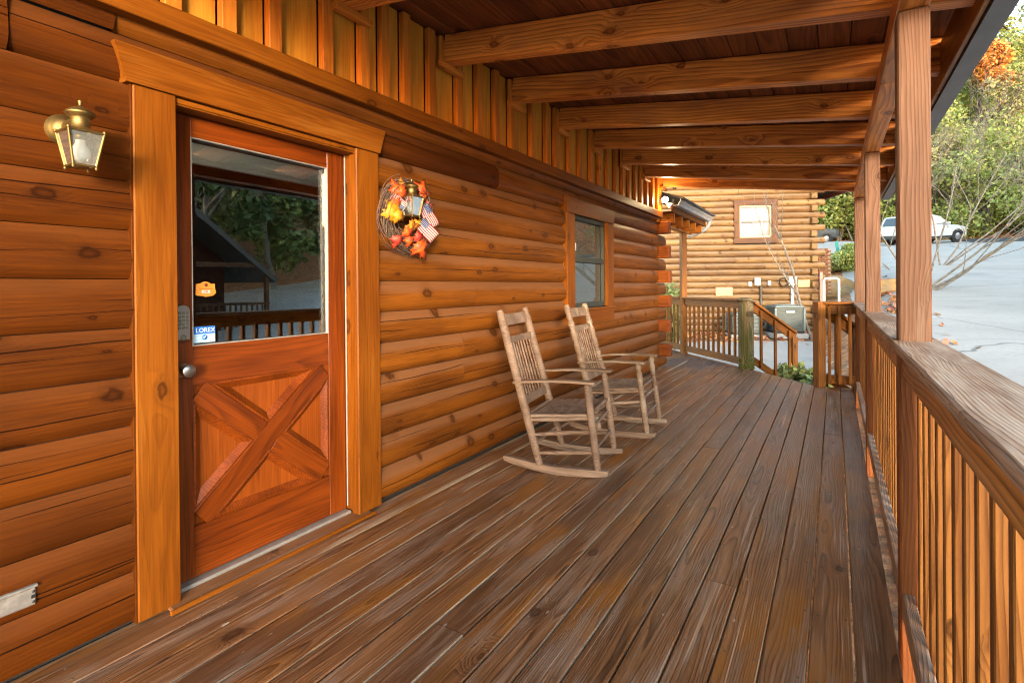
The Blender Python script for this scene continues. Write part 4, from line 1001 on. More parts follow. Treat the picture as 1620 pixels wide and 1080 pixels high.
# ================================================================== NEIGHBOUR CABIN
NC = Vector((1.81, 18.45, 0)); nX = Vector((-.9075, -.42, 0)).normalized(); nY = Vector((0, 0, 1)).cross(nX)
def nM(s, o, z): p = NC + nX * s + nY * o; return Matrix(((nX.x, nY.x, 0, p.x), (nX.y, nY.y, 0, p.y), (0, 0, 1, z), (0, 0, 0, 1)))
nc = thing('neighbor_cabin', NC, 'pale honey-coloured log cabin next door with one bright window', 'log cabin')
HN = .19
for k in range(-3, 25):
    z0 = .05 + HN * k
    cuts = [-.24 if k % 2 else .02]
    wz = 2.56 < z0 + HN * .8 and z0 + HN * .2 < 3.86
    ends = [(cuts[0], 1.16), (2.36, 7.2)] if wz else [(cuts[0], 7.2)]
    segs = []
    for a, b in ends:
        x = a
        while x < b - .05:
            e = b if b - x < 3.2 or random.random() < .25 else x + random.uniform(1.6, 3.6)
            segs.append((x, min(e, b))); x = e
    for a, b in segs:
        me = log_mesh(b - a - .006, HN, .075 + random.uniform(-.008, .006), k * 37 + int(a * 50), round_=2.1, peak=.5).mesh('log', M['neighbor_log'])
        link('log', me, nc, None, nM((a + b) / 2, random.uniform(-.006, .006), z0 + HN / 2))
    if k % 2 == 0:
        mb = MB().box(-.085, .085, -.3, .17 + random.uniform(-.015, .03), .008, HN - .008, .014)
        link('log_end', mb.mesh('log_end', M['neighbor_log']), nc, None, nM(.10, 0, z0))
    me = log_mesh(5.0, HN, .075, 4000 + k, round_=2.1, peak=.5).mesh('log', M['neighbor_log'])       # side wall running away
    p = NC + nY * -2.62 + nX * .02
    link('log', me, nc, None, Matrix(((nY.x, -nX.x, 0, p.x), (nY.y, -nX.y, 0, p.y), (0, 0, 1, z0 + HN / 2), (0, 0, 0, 1))))
core = MB()
for (a, b, z0, z1) in ((.06, 1.2, -.7, 4.85), (2.32, 7.2, -.7, 4.85), (1.2, 2.32, -.7, 2.6), (1.2, 2.32, 3.8, 4.85)): core.box(a, b, -.3, -.015, z0, z1)
link('wall_core', core.mesh('wall_core', M['dark']), nc, None, nM(0, 0, 0))
def nb_box(name, s0, s1, o0, o1, z0, z1, mat, parent, bev=.004, axis=None):
    c = ((s0 + s1) / 2, (o0 + o1) / 2, (z0 + z1) / 2); d = (s1 - s0, o1 - o0, z1 - z0)
    a = axis if axis is not None else max(range(3), key=lambda i: d[i]); Mw = nM(c[0], c[1], c[2])
    if a == 2: Mw = Mw @ Matrix.Rotation(R(-90), 4, 'Y'); d = (d[2], d[1], d[0])
    mb = MB().box(-d[0] / 2, d[0] / 2, -d[1] / 2, d[1] / 2, -d[2] / 2, d[2] / 2, bev)
    return link(name, mb.mesh(name, mat), parent, None, Mw)
nw_ = nb_box('window', 1.31, 2.21, -.02, -.01, 2.72, 3.70, M['neighbor_glass'], nc, 0)
for (a, b, c, d) in ((1.13, 1.29, 2.72, 3.70), (2.23, 2.39, 2.72, 3.70), (1.11, 2.41, 3.702, 3.87), (1.11, 2.41, 2.55, 2.718)): nb_box('trim', a, b, -.01, .10, c, d, M['neighbor_trim'], nw_)
M['tan_sash'] = plain('tan_sash', (.62, .45, .22), .5)
for (a, b, c, d) in ((1.292, 1.34, 2.722, 3.698), (2.18, 2.228, 2.722, 3.698), (1.342, 2.178, 2.722, 2.77), (1.342, 2.178, 3.65, 3.698)): nb_box('sash', a, b, -.008, .05, c, d, M['tan_sash'], nw_)
nb_box('sash', 1.342, 2.178, -.008, .035, 3.185, 3.23, M['gutter'], nw_)
M['dark_red'] = plain('dark_red_metal', (.16, .035, .03), .5)
# roof with its eave along the far side wall
e0 = NC + nX * -.62; e1 = NC + nX * 2.4
def roofslab(a, b, za, zb, name='roof', mat='shingle'):
    p = NC + nX * a; q = NC + nX * b; c = Vector((0, 0, 0))
    A = Vector((p.x, p.y, za)) + nY * -2.3; B = Vector((q.x, q.y, zb)) + nY * -2.3
    up = (B - A).cross(nY); up = up if up.z > 0 else -up
    return plank(name, A, B, 5.8, .12, up, M[mat], nc, 0)
roofslab(-.85, 3.6, 4.20, 6.6); roofslab(8.0, 3.6, 4.2, 6.6)
pk = NC + nY * .58
plank('rake_board', (pk + nX * -.86) + Vector((0, 0, 4.12)), (pk + nX * 3.6) + Vector((0, 0, 6.52)), .03, .2, (0, 0, 1), M['dark_red'], nc)
nb_box('eave_fascia', -.90, -.84, -5.1, .55, 4.03, 4.2, M['dark_red'], nc, .01, axis=1)
gb = MB(); 
for k in range(9): z0 = 4.8 + k * .19; gb.box(.8 + k * .33, 6.4 - k * .33, -.3, .06, z0, z0 + .186, .03)
link('gable_logs', gb.mesh('gable_logs', M['neighbor_log']), nc, None, nM(0, 0, 0))
M['pink_pipe'] = plain('pinkish_downspout', (.50, .22, .18), .5)
nb_box('downspout', -.13, -.045, .06, .14, -.6, 1.65, M['pink_pipe'], nc, .01)
# fittings on its wall
def fit(name, label, cat, s0, s1, z0, z1, mat, dep=.1, group=None):
    o = nb_box(name, s0, s1, .072, .075 + dep, z0, z1, mat, None, .01); tag(o, label, cat, group); return o
fit('utility_box', 'white electrical box on the neighbouring wall above a dark conduit', 'utility box', 1.66, 1.82, 1.26, 1.50, M['white'], .1)
fit('conduit', 'short dark conduit running down from the white electrical box', 'pipe', 1.60, 1.66, .62, 1.255, M['black'], .05)
fit('outlet_cover', 'small white outlet cover left of the electrical box', 'outlet cover', 1.90, 1.99, 1.24, 1.38, M['white'], .05)
fit('outlet_cover', 'small white outlet cover right of the electrical box', 'outlet cover', 1.34, 1.43, 1.26, 1.40, M['white'], .05)
jb = fit('utility_box', 'white junction box with a pipe to the air conditioner', 'utility box', .62, .86, 1.26, 1.52, M['white'], .12)
fit('conduit', 'white conduit from the junction box down to the air conditioner', 'pipe', .69, .77, -.3, 1.255, M['white'], .07)
M['patch'] = plain('pale_wood_patch', (.62, .40, .2), .6, 0, .2, 8)
fit('patch_board', 'square pale board set into the neighbouring log wall', 'board', 2.45, 2.95, .95, 1.22, M['patch'], .02)
fit('patch_board', 'pale board right of the white junction box', 'board', .22, .56, 1.20, 1.42, M['patch'], .02)
hr = MB()
for i in range(4): hr.tube([(.13 * math.cos(a), -.02 + .012 * i, .13 * math.sin(a)) for a in np.linspace(0, 6.283, 22)], .016, 6, False)
hr = link('hose_reel', hr.mesh('hose_reel', M['black']), None, None, nM(.97, .14, 1.36)); tag(hr, 'coil of black hose left of the white junction box', 'hose')
hr['kind'] = 'thing'
# air conditioners
M['ac'] = plain('grey_green_metal', (.16, .20, .20), .45, .2, .15, 6); M['ac_dark'] = plain('dark_grille', (.04, .055, .06), .5); M['pad'] = plain('concrete_pad', (.35, .34, .33), .9)
def ac(loc, label, rot, w=.76, h=.80):
    t = thing('air_conditioner', loc, label, 'air conditioner', 'air conditioners beside the neighbouring cabin'); Mw = Matrix.Translation(loc) @ Matrix.Rotation(rot, 4, 'Z')
    p = lambda n, mb, m: link(n, mb.mesh(n, M[m]), t, None, Mw)
    q = w / 2
    p('core', MB().box(-q + .03, q - .03, -q + .03, q - .03, .06, h - .06), 'ac_dark'); p('base_pad', MB().box(-q - .08, q + .08, -q - .08, q + .08, -.12, .02, .01), 'pad')
    p('base_pan', MB().box(-q, q, -q, q, .0205, .09, .01), 'black')
    top = MB().box(-q - .01, q + .01, -q - .01, q + .01, h - .07, h, .02); top.lathe([(.30, h), (.30, h + .02), (.05, h + .035), (0, h + .035)], 24); p('top_cover', top, 'ac')
    for sx in (-1, 1):
        for sy in (-1, 1): p('corner_post', MB().box(sx * q - .03, sx * q + .03, sy * q - .03, sy * q + .03, .0905, h - .0705, .012), 'ac')
    n = 12
    for i in range(n):
        z = .11 + (h - .20) * i / (n - 1)
        for sx, sy in ((0, -1), (1, 0), (-1, 0)):
            mb = MB()
            if sy: mb.box(-q + .031, q - .031, sy * q - .012, sy * q + .010, z - .009, z + .009, .003)
            else: mb.box(sx * q - .012, sx * q + .010, -q + .031, q - .031, z - .009, z + .009, .003)
            p('louver', mb, 'ac')
    p('badge', MB().box(-.10, .12, -q - .016, -q - .011, h - .20, h - .15, .002), 'white'); return t
ac((1.06, 16.95, -.10), 'grey louvered air conditioner in front of the neighbouring cabin wall', R(25))
ac((-.02, 16.75, -.16), 'second air conditioner half hidden behind the mossy newel post', R(25), .72, .62)
pv = MB().tube([(2.02, 18.0, .1), (2.02, 18.0, 1.40), (2.05, 18.0, 1.45), (2.34, 18.0, 1.45), (2.39, 18.0, 1.42), (2.39, 18.0, .75), (2.42, 18.0, .70), (2.56, 18.0, .55), (2.56, 18.0, .1)], .035, 10).build('vent_pipe', M['white']); tag(pv, 'white bent pipe standing at the corner of the neighbouring cabin', 'pipe')
mk = MB().box(-.05, .05, -.02, .02, -.1, .86, .01); mk = link('marker_post', mk.mesh('marker_post', plain('teal_plastic', (.02, .30, .27), .5)), None, None, Matrix.Translation((2.55, 34.3, 2.45)) @ Matrix.Diagonal((1.6, 1.6, 1.4, 1)) @ Matrix.Rotation(R(-8), 4, 'Y')); tag(mk, 'leaning teal marker post on the green bank below the pickup', 'marker post')
bw = thing('brick_pier', (2.1, 22.8, 1.6), 'low reddish brick pier at the end of the neighbouring cabin', 'brick pier')
M['brick'] = plain('worn_brick', (.38, .19, .12), .9, 0, .4, 12, bump=.3); M['mortar'] = plain('mortar', (.40, .36, .32), .95)
MB().box(1.62, 2.16, 22.62, 22.98, .9, 2.6).build('mortar', M['mortar'], bw)
brick = MB().box(-.098, .098, -.05, .05, -.03, .03, .006).mesh('brick', M['brick'])
for r_ in range(24):
    for i in range(3):
        if not 1.62 < 1.65 + .22 * i + (.1 if r_ % 2 else 0) + .06 < 2.24: continue
        x = 1.70 + .22 * i + (.1 if r_ % 2 else 0); x = min(x, 2.12)
        link('brick', brick, bw, None, Matrix.Translation((x - .03, 22.59 + random.uniform(-.006, .006), .95 + r_ * .07)))

# ================================================================== VEHICLES
M['car_white'] = plain('white_car_paint', (.56, .58, .60), .2, spec=.6); M['car_grey'] = plain('grey_truck_paint', (.055, .065, .075), .35, 0, spec=.3)
M['car_glass'] = plain('dark_car_glass', (.03, .04, .05), .05, spec=.9); M['tyre'] = plain('tyre_rubber', (.02, .02, .022), .8); M['rim'] = plain('alloy_rim', (.50, .51, .53), .3, .8); M['trim_black'] = plain('black_trim', (.03, .03, .032), .5)
M['headlight'] = plain('headlight_glass', (.75, .78, .80), .1, spec=.9); M['tail'] = plain('tail_light', (.45, .02, .02), .2)
def loft(secs):
    """secs: list of (x, half_width, z_low, z_high, top_inset); closed body"""
    vs = []; fs = []; n = 10
    for (x, w, zl, zh, ti) in secs:
        b = min(.08, (zh - zl) * .3); hw = w - ti
        ring = [(-w + .05, zl), (w - .05, zl), (w, zl + b), (w, zl + (zh - zl) * .55), (w - ti * .35, zh - b), (hw - .05, zh), (-hw + .05, zh), (-w + ti * .35, zh - b), (-w, zl + (zh - zl) * .55), (-w, zl + b)]
        vs += [(x, y, z) for y, z in ring]
    for i in range(len(secs) - 1):
        for j in range(n): fs.append((i * n + j, i * n + (j + 1) % n, (i + 1) * n + (j + 1) % n, (i + 1) * n + j))
    fs += [tuple(range(n))[::-1], tuple(range((len(secs) - 1) * n, len(secs) * n))]
    return MB().add(vs, fs, False)
def vehicle(name, label, cat, Mw, kind, paint):
    t = thing(name, Mw.translation, label, cat); p = lambda n, mb, m, par=None: link(n, mb.mesh(n, M[m]), par or t, None, Mw)
    if kind == 'suv':
        p('body', loft([(-2.30, .80, .45, .98, .04), (-2.22, .90, .36, 1.06, .05), (-1.2, .93, .28, 1.08, .06), (0, .94, .28, 1.07, .06), (.9, .93, .28, 1.05, .07), (1.6, .92, .30, 1.00, .10), (2.1, .88, .34, .92, .12), (2.28, .74, .42, .80, .08)]), paint)
        p('cabin_top', loft([(-2.18, .80, 1.05, 1.12, .06), (-1.95, .84, 1.05, 1.66, .16), (-1.2, .86, 1.05, 1.73, .18), (-.2, .86, 1.05, 1.73, .18), (.35, .85, 1.04, 1.62, .17), (1.05, .82, 1.02, 1.08, .1)]), paint)
        wins = [(-1.85, -1.15), (-1.05, -.25), (-.15, .62)]; wt = [1.58, 1.62, 1.55]; wx = (1.42, -1.38); ar = 1.02
    else:
        p('body', loft([(-2.75, .90, .50, 1.06, .02), (-2.68, .95, .42, 1.10, .03), (-.8, .96, .34, 1.10, .04), (.9, .96, .34, 1.12, .05), (1.6, .95, .36, 1.10, .10), (2.4, .92, .40, 1.02, .12), (2.62, .82, .48, .92, .08)]), paint)
        p('cabin_top', loft([(-.85, .84, 1.08, 1.2, .05), (-.70, .86, 1.08, 1.76, .15), (.35, .86, 1.08, 1.80, .17), (.75, .85, 1.08, 1.72, .16), (1.45, .82, 1.08, 1.14, .08)]), paint)
        p('tailgate', MB().box(-2.775, -2.752, -.80, .80, .62, 1.05, .01), paint); p('bumper', MB().box(-2.86, -2.77, -.90, .90, .42, .58, .02), 'trim_black')
        for s in (-1, 1): p('tail_light', MB().box(-2.77, -2.70, s * .90 - .05, s * .90 + .065, .72, 1.02, .01), 'tail')
        p('rear_window', MB().prism([(-.62, 0), (.62, 0), (.55, .40), (-.55, .40)], .012, Matrix.Translation((-.80, 0, 1.22)) @ Matrix(((0, 0, -1, 0), (1, 0, 0, 0), (.0, 1, 0, 0), (0, 0, 0, 1))) @ Matrix.Rotation(R(-14), 4, 'X')), 'car_glass')
        wins = [(-.55, .15), (.22, .95)]; wt = [1.66, 1.60]; wx = (1.72, -1.70); ar = 1.02
    for (a, b), h in zip(wins, wt):
        for s in (-1, 1):
            q = MB(); y0, y1 = .862 * s, .742 * s; sl = .28 if b > .5 else 0
            q.add([(a, y0, 1.12), (b, y0, 1.12), (b - sl, y1, h), (a + .05, y1, h), (a, y0 - s * .02, 1.12), (b, y0 - s * .02, 1.12), (b - sl, y1 - s * .02, h), (a + .05, y1 - s * .02, h)], [(0, 1, 2, 3), (7, 6, 5, 4), (0, 4, 5, 1), (1, 5, 6, 2), (2, 6, 7, 3), (3, 7, 4, 0)]); p('side_window', q, 'car_glass')
    if kind == 'suv':
        q = MB(); q.add([(1.02, -.70, 1.12), (1.02, .70, 1.12), (.40, .62, 1.60), (.40, -.62, 1.60), (1.0, -.70, 1.1), (1.0, .70, 1.1), (.38, .62, 1.58), (.38, -.62, 1.58)], [(0, 1, 2, 3), (7, 6, 5, 4), (0, 4, 5, 1), (1, 5, 6, 2), (2, 6, 7, 3), (3, 7, 4, 0)]); p('windscreen', q, 'car_glass')
        q = MB(); q.add([(-2.20, -.66, 1.14), (-2.20, .66, 1.14), (-1.99, .58, 1.60), (-1.99, -.58, 1.60), (-2.16, -.66, 1.14), (-2.16, .66, 1.14), (-1.95, .58, 1.60), (-1.95, -.58, 1.60)], [(0, 1, 2, 3), (7, 6, 5, 4), (0, 4, 5, 1), (1, 5, 6, 2), (2, 6, 7, 3), (3, 7, 4, 0)]); p('rear_window', q, 'car_glass')
        for s in (-1, 1): p('tail_light', MB().box(-2.31, -2.2, s * .80 - .08, s * .80 + .08, .80, 1.04, .02), 'tail')
        p('bumper', MB().box(-2.38, -2.26, -.82, .82, .36, .56, .03), 'trim_black')
    fx = 2.2 if kind == 'suv' else 2.52
    for s in (-1, 1): p('headlight', MB().box(fx - .12, fx + .07, s * .70 - .12, s * .70 + .14, .70, .86, .03), 'headlight')
    for s in (-1, 1):
        bd = .94 if kind == 'suv' else .965
        for x in (-.5, .75): p('door_handle', MB().box(x - .1, x, s * bd - .01, s * bd + .015, .92, .95, .004), 'trim_black')
        p('sill_trim', MB().box(-1.0, 1.0, s * bd - .02, s * bd + .008, .30, .42, .01), 'trim_black')
        p('door_mirror', MB().box(.62, .78, s * .98 - .09, s * .98 + .09, 1.08, 1.22, .03), paint)
        for x in wx:
            Mr = Matrix.Translation((x, s * .86, .355)) @ Matrix.Rotation(R(90), 4, 'X')
            w_ = p('wheel', MB().lathe([(.22, -.11), (.33, -.11), (.355, -.08), (.355, .08), (.33, .11), (.22, .11), (.22, -.11)], 28, Mr), 'tyre')
            p('rim', MB().lathe([(.0, -.105), (.06, -.108), (.20, -.085), (.215, -.07), (.215, .07), (.20, .085), (.06, .108), (.0, .105)], 12, Mr, False), 'rim', w_)
            p('wheel_arch', MB().lathe([(.37, -.095), (.41, -.095), (.41, .095), (.37, .095), (.37, -.095)], 24, Matrix.Translation((x, s * .86, .37)) @ Matrix.Rotation(R(90), 4, 'X'), False), 'trim_black')
    return t
def on_slope(x, y, yaw):
    e = .8; n_ = Vector((-(gz(x + e, y) - gz(x - e, y)) / (2 * e), -(gz(x, y + e) - gz(x, y - e)) / (2 * e), 1)).normalized()
    fx = Vector((math.cos(yaw), math.sin(yaw), 0)); fx = (fx - n_ * fx.dot(n_)).normalized(); fy = n_.cross(fx)
    return Matrix(((fx.x, fy.x, n_.x, x), (fx.y, fy.y, n_.y, y), (fx.z, fy.z, n_.z, float(gz(x, y)) + .06), (0, 0, 0, 1)))
vehicle('parked_car', 'white sport utility car on the drive, partly hidden by the near post', 'car', on_slope(6.85, 40.3, R(42)), 'suv', 'car_white')
vehicle('pickup_truck', 'dark grey pickup truck seen past the corner of the neighbouring cabin', 'pickup truck', on_slope(-.15, 43.6, R(24)), 'pickup', 'car_grey')

# ================================================================== PLANTS
def leaves_mesh(name, centers, radii, n, size, flat=.35, elong=1.6, droop=0.):
    """n small leaf quads spread through ellipsoidal clumps"""
    centers = np.asarray(centers, float); radii = np.asarray(radii, float)
    vol = radii.prod(1) ** (2 / 3); idx = rng.choice(len(centers), n, p=vol / vol.sum())
    d = rng.normal(size=(n, 3)); d /= np.linalg.norm(d, axis=1)[:, None]
    r = rng.random(n) ** .45
    P = centers[idx] + d * r[:, None] * radii[idx]
    nr = rng.normal(size=(n, 3)) + d * .6; nr[:, 2] += flat * 2; nr /= np.linalg.norm(nr, axis=1)[:, None]
    t = rng.normal(size=(n, 3)); t[:, 2] -= droop; t -= nr * (t * nr).sum(1)[:, None]; t /= np.linalg.norm(t, axis=1)[:, None]
    b = np.cross(nr, t); s = size * rng.uniform(.6, 1.35, n)[:, None]
    L = t * s * elong * .5; W = b * s * .5
    V = np.stack([P - L, P + W * .9 - L * .1, P + L, P - W * .9 - L * .1], 1).reshape(-1, 3)
    me = bpy.data.meshes.new(name); me.vertices.add(4 * n); me.vertices.foreach_set('co', V.ravel())
    me.loops.add(4 * n); me.loops.foreach_set('vertex_index', np.arange(4 * n)); me.polygons.add(n)
    me.polygons.foreach_set('loop_start', np.arange(n) * 4); me.polygons.foreach_set('loop_total', np.full(n, 4)); me.update(); me.validate(); return me
GREENS = {
 'bright': plain('bright_leaf', (.33, .38, .11), .55, trans=.35, island=.45), 'mid': plain('mid_leaf', (.24, .29, .10), .5, trans=.3, island=.45),
 'dark': plain('dark_leaf', (.10, .15, .055), .4, trans=.2, island=.4), 'orange': plain('autumn_leaf', (.50, .23, .06), .6, trans=.35, island=.4),
 'olive': plain('olive_leaf', (.33, .31, .15), .6, trans=.3, island=.45)}
M['bark'] = plain('grey_bark', (.30, .25, .21), .9, 0, .45, 8, bump=.5); M['bark_pale'] = plain('pale_bark', (.27, .235, .20), .85, 0, .4, 10, bump=.4); M['bark_dark'] = plain('dark_bark', (.09, .07, .055), .9, 0, .4, 8, bump=.5)
def branchy(mb, p, d, L, r, depth, spread=.55, up=.12, rs=random, twig=.0, nseg=5):
    pts = [p.copy()]; q = p.copy(); dd = d.copy()
    for i in range(nseg):
        dd = (dd + Vector((rs.gauss(0, .16), rs.gauss(0, .16), rs.gauss(0, .12) + up * .5))).normalized(); q = q + dd * (L / nseg); pts.append(q.copy())
    rad = [r * (1 - .62 * i / nseg) for i in range(nseg + 1)]
    mb.tube(pts, rad, 7 if r > .04 else (5 if r > .015 else 3), False)
    if depth <= 0: return
    k = rs.choice((3, 4)) if depth > 1 else rs.choice((3, 4, 5))
    for i in range(k):
        u = rs.uniform(.35, 1.0); j = min(nseg - 1, int(u * nseg)); o = pts[j].lerp(pts[j + 1], u * nseg - j)
        ax = Vector((rs.gauss(0, 1), rs.gauss(0, 1), rs.gauss(0, .6))).normalized(); nd = (dd + ax * spread * rs.uniform(.8, 1.6)); nd.z += up; nd.normalize()
        branchy(mb, o, nd, L * rs.uniform(.5, .75), max(r * (1 - .62 * u) * .65, .004), depth - 1, spread, up, rs, twig, nseg)
def tree(name, x, y, h, label, cat, crown=None, ncl=9, cr=1.5, nleaf=5000, lsz=.16, trunk='bark_dark', group=None, lean=(0, 0), depth=3, z=None, low=.3, bare=False, tr=None):
    z = float(gz(x, y)) if z is None else z; base = Vector((x, y, z - .1))
    t = thing(name, base, label, cat, group); rs = random.Random(int(x * 97 + y * 13) & 0xffff)
    mb = MB(); d = Vector((lean[0], lean[1], 1)).normalized()
    tr = tr or .018 * h + .03
    branchy(mb, base, d, h * (.62 if not bare else .5), tr, depth, .6 if bare else .5, .14, rs, nseg=6)
    o = mb.build('trunk', M[trunk], t)
    if crown:
        cs = []; rd_ = []
        for i in range(ncl):
            a = rs.uniform(0, 6.283); hh = low + (1 - low) * (i + .5) / ncl; wr_ = cr * (1.1 - abs(hh - .5) * 1.0) * rs.uniform(.3, 1.0)
            cs.append((x + lean[0] * h * hh + wr_ * math.cos(a), y + lean[1] * h * hh + wr_ * math.sin(a), z + h * hh)); s = cr * rs.uniform(.32, .62); rd_.append((s, s, s * rs.uniform(.5, .8)))
        link('crown', leaves_mesh('crown', cs, rd_, nleaf, lsz), t, GREENS[crown])
    return t
def shrub(name, x, y, w, h, label, crown, n, lsz, group=None, z=None, ncl=12, cat='shrub', d=None):
    z = float(gz(x, y)) if z is None else z; t = thing(name, (x, y, z), label, cat, group); rs = random.Random(int(x * 31 + y * 77) & 0xffff); d = d or w
    mb = MB()
    for i in range(6): mb.tube([(x + rs.uniform(-.1, .1), y + rs.uniform(-.1, .1), z - .05), (x + rs.uniform(-w, w) * .3, y + rs.uniform(-d, d) * .3, z + h * .5), (x + rs.uniform(-w, w) * .4, y + rs.uniform(-d, d) * .4, z + h * .85)], [.02 * h, .014 * h, .005 * h], 5, False)
    mb.build('stem', M['bark'], t)
    cs = []; rd_ = []
    for i in range(ncl):
        a = rs.uniform(0, 6.28); rr = math.sqrt(rs.random()) * .75; s = rs.uniform(.28, .5); hh = rs.uniform(.15, .85)
        cs.append((x + w * rr * math.cos(a), y + d * rr * math.sin(a), z + h * hh)); rd_.append((w * s, d * s, h * s * .7))
    link('foliage', leaves_mesh('foliage', cs, rd_, n, lsz), t, GREENS[crown]); return t
# hillside beyond the drive
G = 'trees on the hillside beyond the drive'
spec = []
rs = random.Random(5)
words = {'bright': 'bright yellow-green leafy tree', 'mid': 'mid green bushy tree', 'dark': 'dark evergreen tree', 'olive': 'olive green thinning tree', 'orange': 'orange autumn tree'}
kinds = ['bright', 'mid', 'bright', 'olive', 'bright', 'mid', 'bright']
rows = ['lowest row above the road', 'second row up the hillside', 'third row up the hillside', 'fourth row up the hillside', 'upper row of the hillside', 'topmost row of the hillside']
cols = ['behind the pickup', 'between the two thinner porch posts', 'behind the big near post', 'just right of the big near post', 'near the right edge of view', 'at the right edge of view']
i = 0
for row, dist in enumerate((50, 54, 59, 65, 73, 83)):
    for col in range(6):
        aa = R((-3.0, 1.2, 4.2, 7.2, 10.2, 13.4)[col] + rs.uniform(-1.0, 1.0))
        dd = dist + rs.uniform(-1.5, 1.5); x = 2.28 + dd * math.sin(aa); y = dd * math.cos(aa)
        k = kinds[i % 7]; i += 1; h = rs.uniform(5.0, 8.0) + row * 1.5
        tree('hillside_tree', x, y, h, words[k] + ' ' + cols[col] + ', ' + rows[row], 'tree', k, 16, rs.uniform(2.2, 3.2) + row * .12, 4600, .17 + row * .012, 'bark_dark', G, (rs.uniform(-.08, .08), rs.uniform(-.08, .02)), 2, low=.08)
tree('hillside_tree', 13.4, 59.6, 11.2, 'single orange autumn tree high on the hillside beside the gutter', 'tree', 'orange', 14, 1.9, 5600, .2, 'bark_dark', G, (0, -.1), 2, low=.68)
for j in range(38):
    y = 48.5 + rs.uniform(0, 9); x = 2.28 + y * math.tan(R(rs.uniform(0, 14)))
    tree('bare_tree', x, y, rs.uniform(5, 9), 'leafless grey tree among the shrubs of the hillside', 'tree', None, trunk='bark_pale', group='bare trees on the hillside', lean=(rs.uniform(-.25, .25), rs.uniform(-.15, .1)), depth=4, bare=True, tr=.07)
shrub('roadside_shrub', 2.6, 49.6, 3.4, 5.6, 'big bright green shrub above the road behind the pickup', 'bright', 9000, .20, ncl=20)
shrub('roadside_shrub', -3.5, 50.5, 3.4, 5.0, 'green shrub left of the big bright one, behind the neighbouring roof', 'mid', 6000, .2, ncl=16)
# bank below the pickup
shrub('bank_shrub', 2.62, 32.6, 1.1, .95, 'low green ground shrub on the bank in front of the teal marker', 'bright', 5000, .09)
shrub('bank_shrub', 1.75, 31.8, .9, .8, 'low green shrub left of the teal marker, at the cabin corner', 'mid', 4200, .09)
shrub('bank_shrub', 3.5, 33.8, .9, .9, 'low green shrub right of the teal marker post', 'bright', 4200, .09)
# plants close to the deck
shrub('step_plant', 1.78, 9.35, .34, .42, 'green leafy plant beside the foot of the steps', 'mid', 900, .075, z=-.42)
shrub('step_plant', 2.10, 8.75, .30, .36, 'green leafy plant between stair end post and corner post', 'mid', 800, .07, z=-.42)
shrub('corner_shrub', -1.05, 11.9, .6, 1.6, 'leafy green shrub behind the railing at the cabin corner', 'mid', 2200, .09, z=-.42)
# bare shrub tree beside the drive
def bare_tree(x, y, label, seed, stems, L, r, mat, depth=4):
    z = float(gz(x, y)); t = thing('bare_tree', (x, y, z), label, 'tree'); rs_ = random.Random(seed); mb = MB()
    for (dx, dy, dz, l, rr) in stems: branchy(mb, Vector((x + rs_.uniform(-.05, .05), y, z - .1)), Vector((dx, dy, dz)).normalized(), l, rr, depth, .5, .10, rs_)
    mb.build('trunk', M[mat], t); return t
bare_tree(4.25, 18.2, 'leafless pale shrub tree with spreading branches beside the drive', 3, [(.85, -.1, .50, 3.9, .036), (.5, .2, .9, 3.8, .03), (-.3, .1, 1, 3.2, .03), (.9, -.3, .22, 3.0, .026), (.95, .1, .65, 4.2, .034), (.75, .0, .45, 3.4, .03)], 3, .06, 'bark_pale', 4)
bare_tree(5.6, 24.5, 'leafless thin tree farther up the drive edge, right of the near post', 8, [(.5, 0, .9, 4.5, .032), (-.2, 0, 1, 4.5, .03), (.8, .1, .6, 4.0, .03), (.9, .1, .9, 4.5, .03)], 4, .06, 'bark', 3)
bare_tree(1.75, 17.0, 'thin pale leafless tree leaning in front of the neighbouring cabin', 12, [(-.16, 0, 1, 3.6, .045), (-.45, -.1, 1, 2.6, .02)], 3, .05, 'bark_pale', 2)
# stones and leaf litter
M['rock'] = plain('mossy_rock', (.24, .17, .10), .9, 0, .5, 5, col2=(.34, .20, .07), bump=.6)
def rock(x, y, s, label, sx=1, sz=.7):
    z = float(gz(x, y)); bm = bmesh.new(); bmesh.ops.create_icosphere(bm, subdivisions=3, radius=s); rs_ = random.Random(int(x * 100)); 
    from mathutils import noise as nz
    for v in bm.verts: v.co *= 1 + .35 * nz.noise(v.co * (1.3 / s) + Vector((x, y, 0))); v.co.z *= sz; v.co.x *= sx
    me = bpy.data.meshes.new('rock'); bm.to_mesh(me); bm.free(); o = link('rock', me, None, M['rock'], Matrix.Translation((x, y, z + s * .15))); tag(o, label, 'rock'); return o
rock(2.1, 27.6, 1.0, 'rounded brown rock on the bank beside the neighbouring cabin corner')
rock(3.62, 18.2, .42, 'grey-green rock at the foot of the bare shrub tree', 1.3)
def litter(name, n, f, size, mats, off=.02):
    P = np.array([f() for _ in range(n)]); Z = gz(P[:, 0], P[:, 1]) + off + rng.random(n) * .02
    c = np.stack([P[:, 0], P[:, 1], Z], 1); me = leaves_mesh(name, c, np.full((n, 3), .01), n, size, 1.2)
    o = link(name, me, None, mats); o['kind'] = 'stuff'; return o
M['litter'] = plain('fallen_leaf', (.40, .17, .08), .8, island=.5)
litter('leaf_litter', 2600, lambda: ((lambda s, o: (NC.x + nX.x * s + nY.x * o, NC.y + nX.y * s + nY.y * o))(random.uniform(-.6, 5), random.expovariate(2.2) + .1)), .10, M['litter'], .05)
litter('leaf_litter', 500, lambda: (random.gauss(3.5, .22), random.uniform(9, 22)), .10, M['litter'], .07)
litter('leaf_litter', 9000, lambda: (random.uniform(-4, 24), random.uniform(47, 58)), .22, M['litter'], .04)
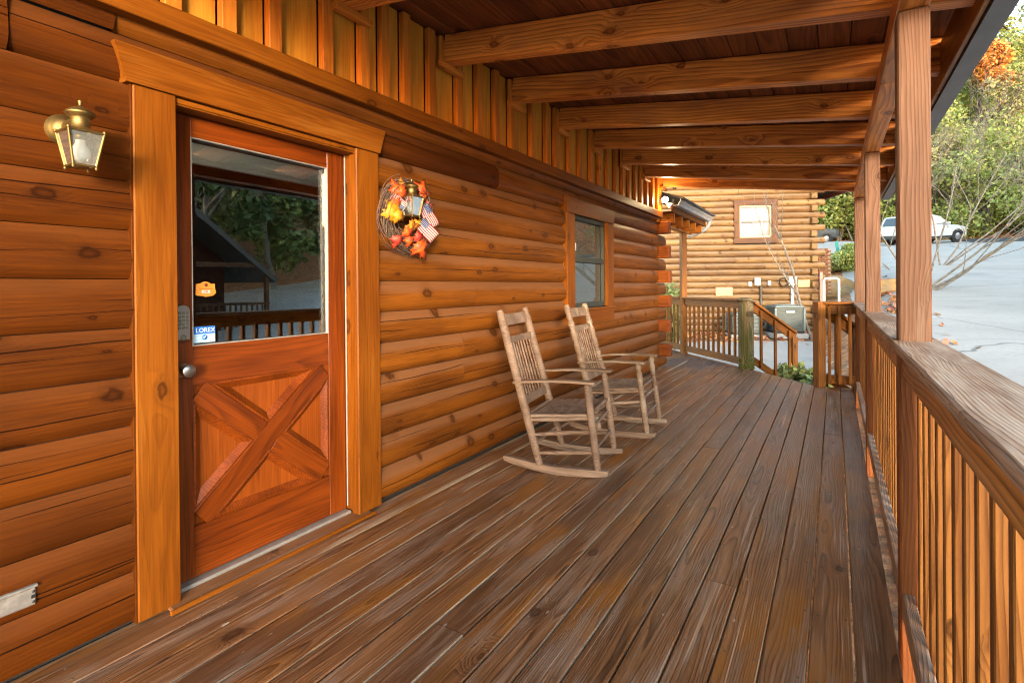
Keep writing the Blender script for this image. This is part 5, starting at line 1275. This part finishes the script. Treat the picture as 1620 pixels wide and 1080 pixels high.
# ------------------------------------------------------------------ what the door glass mirrors: a dark cabin and woods across the drive
oc = thing('dark_cabin', (17, 9, .2), 'dark red-brown cabin with a gable roof across the drive', 'cabin')
ox, oz = 15.0, float(gz(15, 9))
bx('wall', ox, ox + 6, 4.2, 10.2, oz - .5, oz + 2.3, M['opposite'], oc, 0, axis=1)
gp = MB().prism([(4.2, oz + 2.3), (10.2, oz + 2.3), (7.2, oz + 4.6)], .1, Matrix(((0, 0, 1, ox), (1, 0, 0, 0), (0, 1, 0, 0), (0, 0, 0, 1)))); gp.build('gable', M['opposite'], oc)
for sg in (-1, 1): plank('roof', (ox + 2.4, 7.2 + sg * 4.0, oz + 1.65), (ox + 2.4, 7.2, oz + 4.75), 7.6, .16, (0, -sg * .3 if False else 0, 1), M['gutter'], oc, 0)
bx('porch_beam', ox - 1.3, ox - 1.16, 3.6, 11.0, oz + 2.05, oz + 2.2, M['neighbor_trim'], oc)
for y in (4.2, 7.4, 10.9): bx('porch_post', ox - 1.3, ox - 1.18, y - .06, y + .06, oz - .2, oz + 2.049, M['neighbor_trim'], oc)
bx('porch_floor', ox - 1.4, ox, 3.6, 11.1, oz - .2, oz + .05, M['neighbor_trim'], oc)
bx('porch_rail', ox - 1.27, ox - 1.21, 3.6, 11.0, oz + .85, oz + .93, M['neighbor_trim'], oc)
for k in range(40): y = 3.7 + k * .18; bx('porch_baluster', ox - 1.26, ox - 1.22, y, y + .05, oz + .051, oz + .849, M['neighbor_trim'], oc)
for y in (5.0, 8.3): bx('window', ox - .03, ox - .001, y, y + .9, oz + .9, oz + 1.9, M['car_glass'], oc)
for k in range(16):
    x = rs.uniform(19, 36); y = rs.uniform(11.5, 34)
    tree('woodland_tree', x, y, rs.uniform(8, 13), 'tall pale-trunked tree in the woods across the drive', 'tree', ('dark', 'mid', 'olive')[k % 3], 14, 2.4, 3200, .26, 'bark_pale', 'woodland trees across the drive', (rs.uniform(-.06, .06), rs.uniform(-.06, .06)), 2, low=.2)
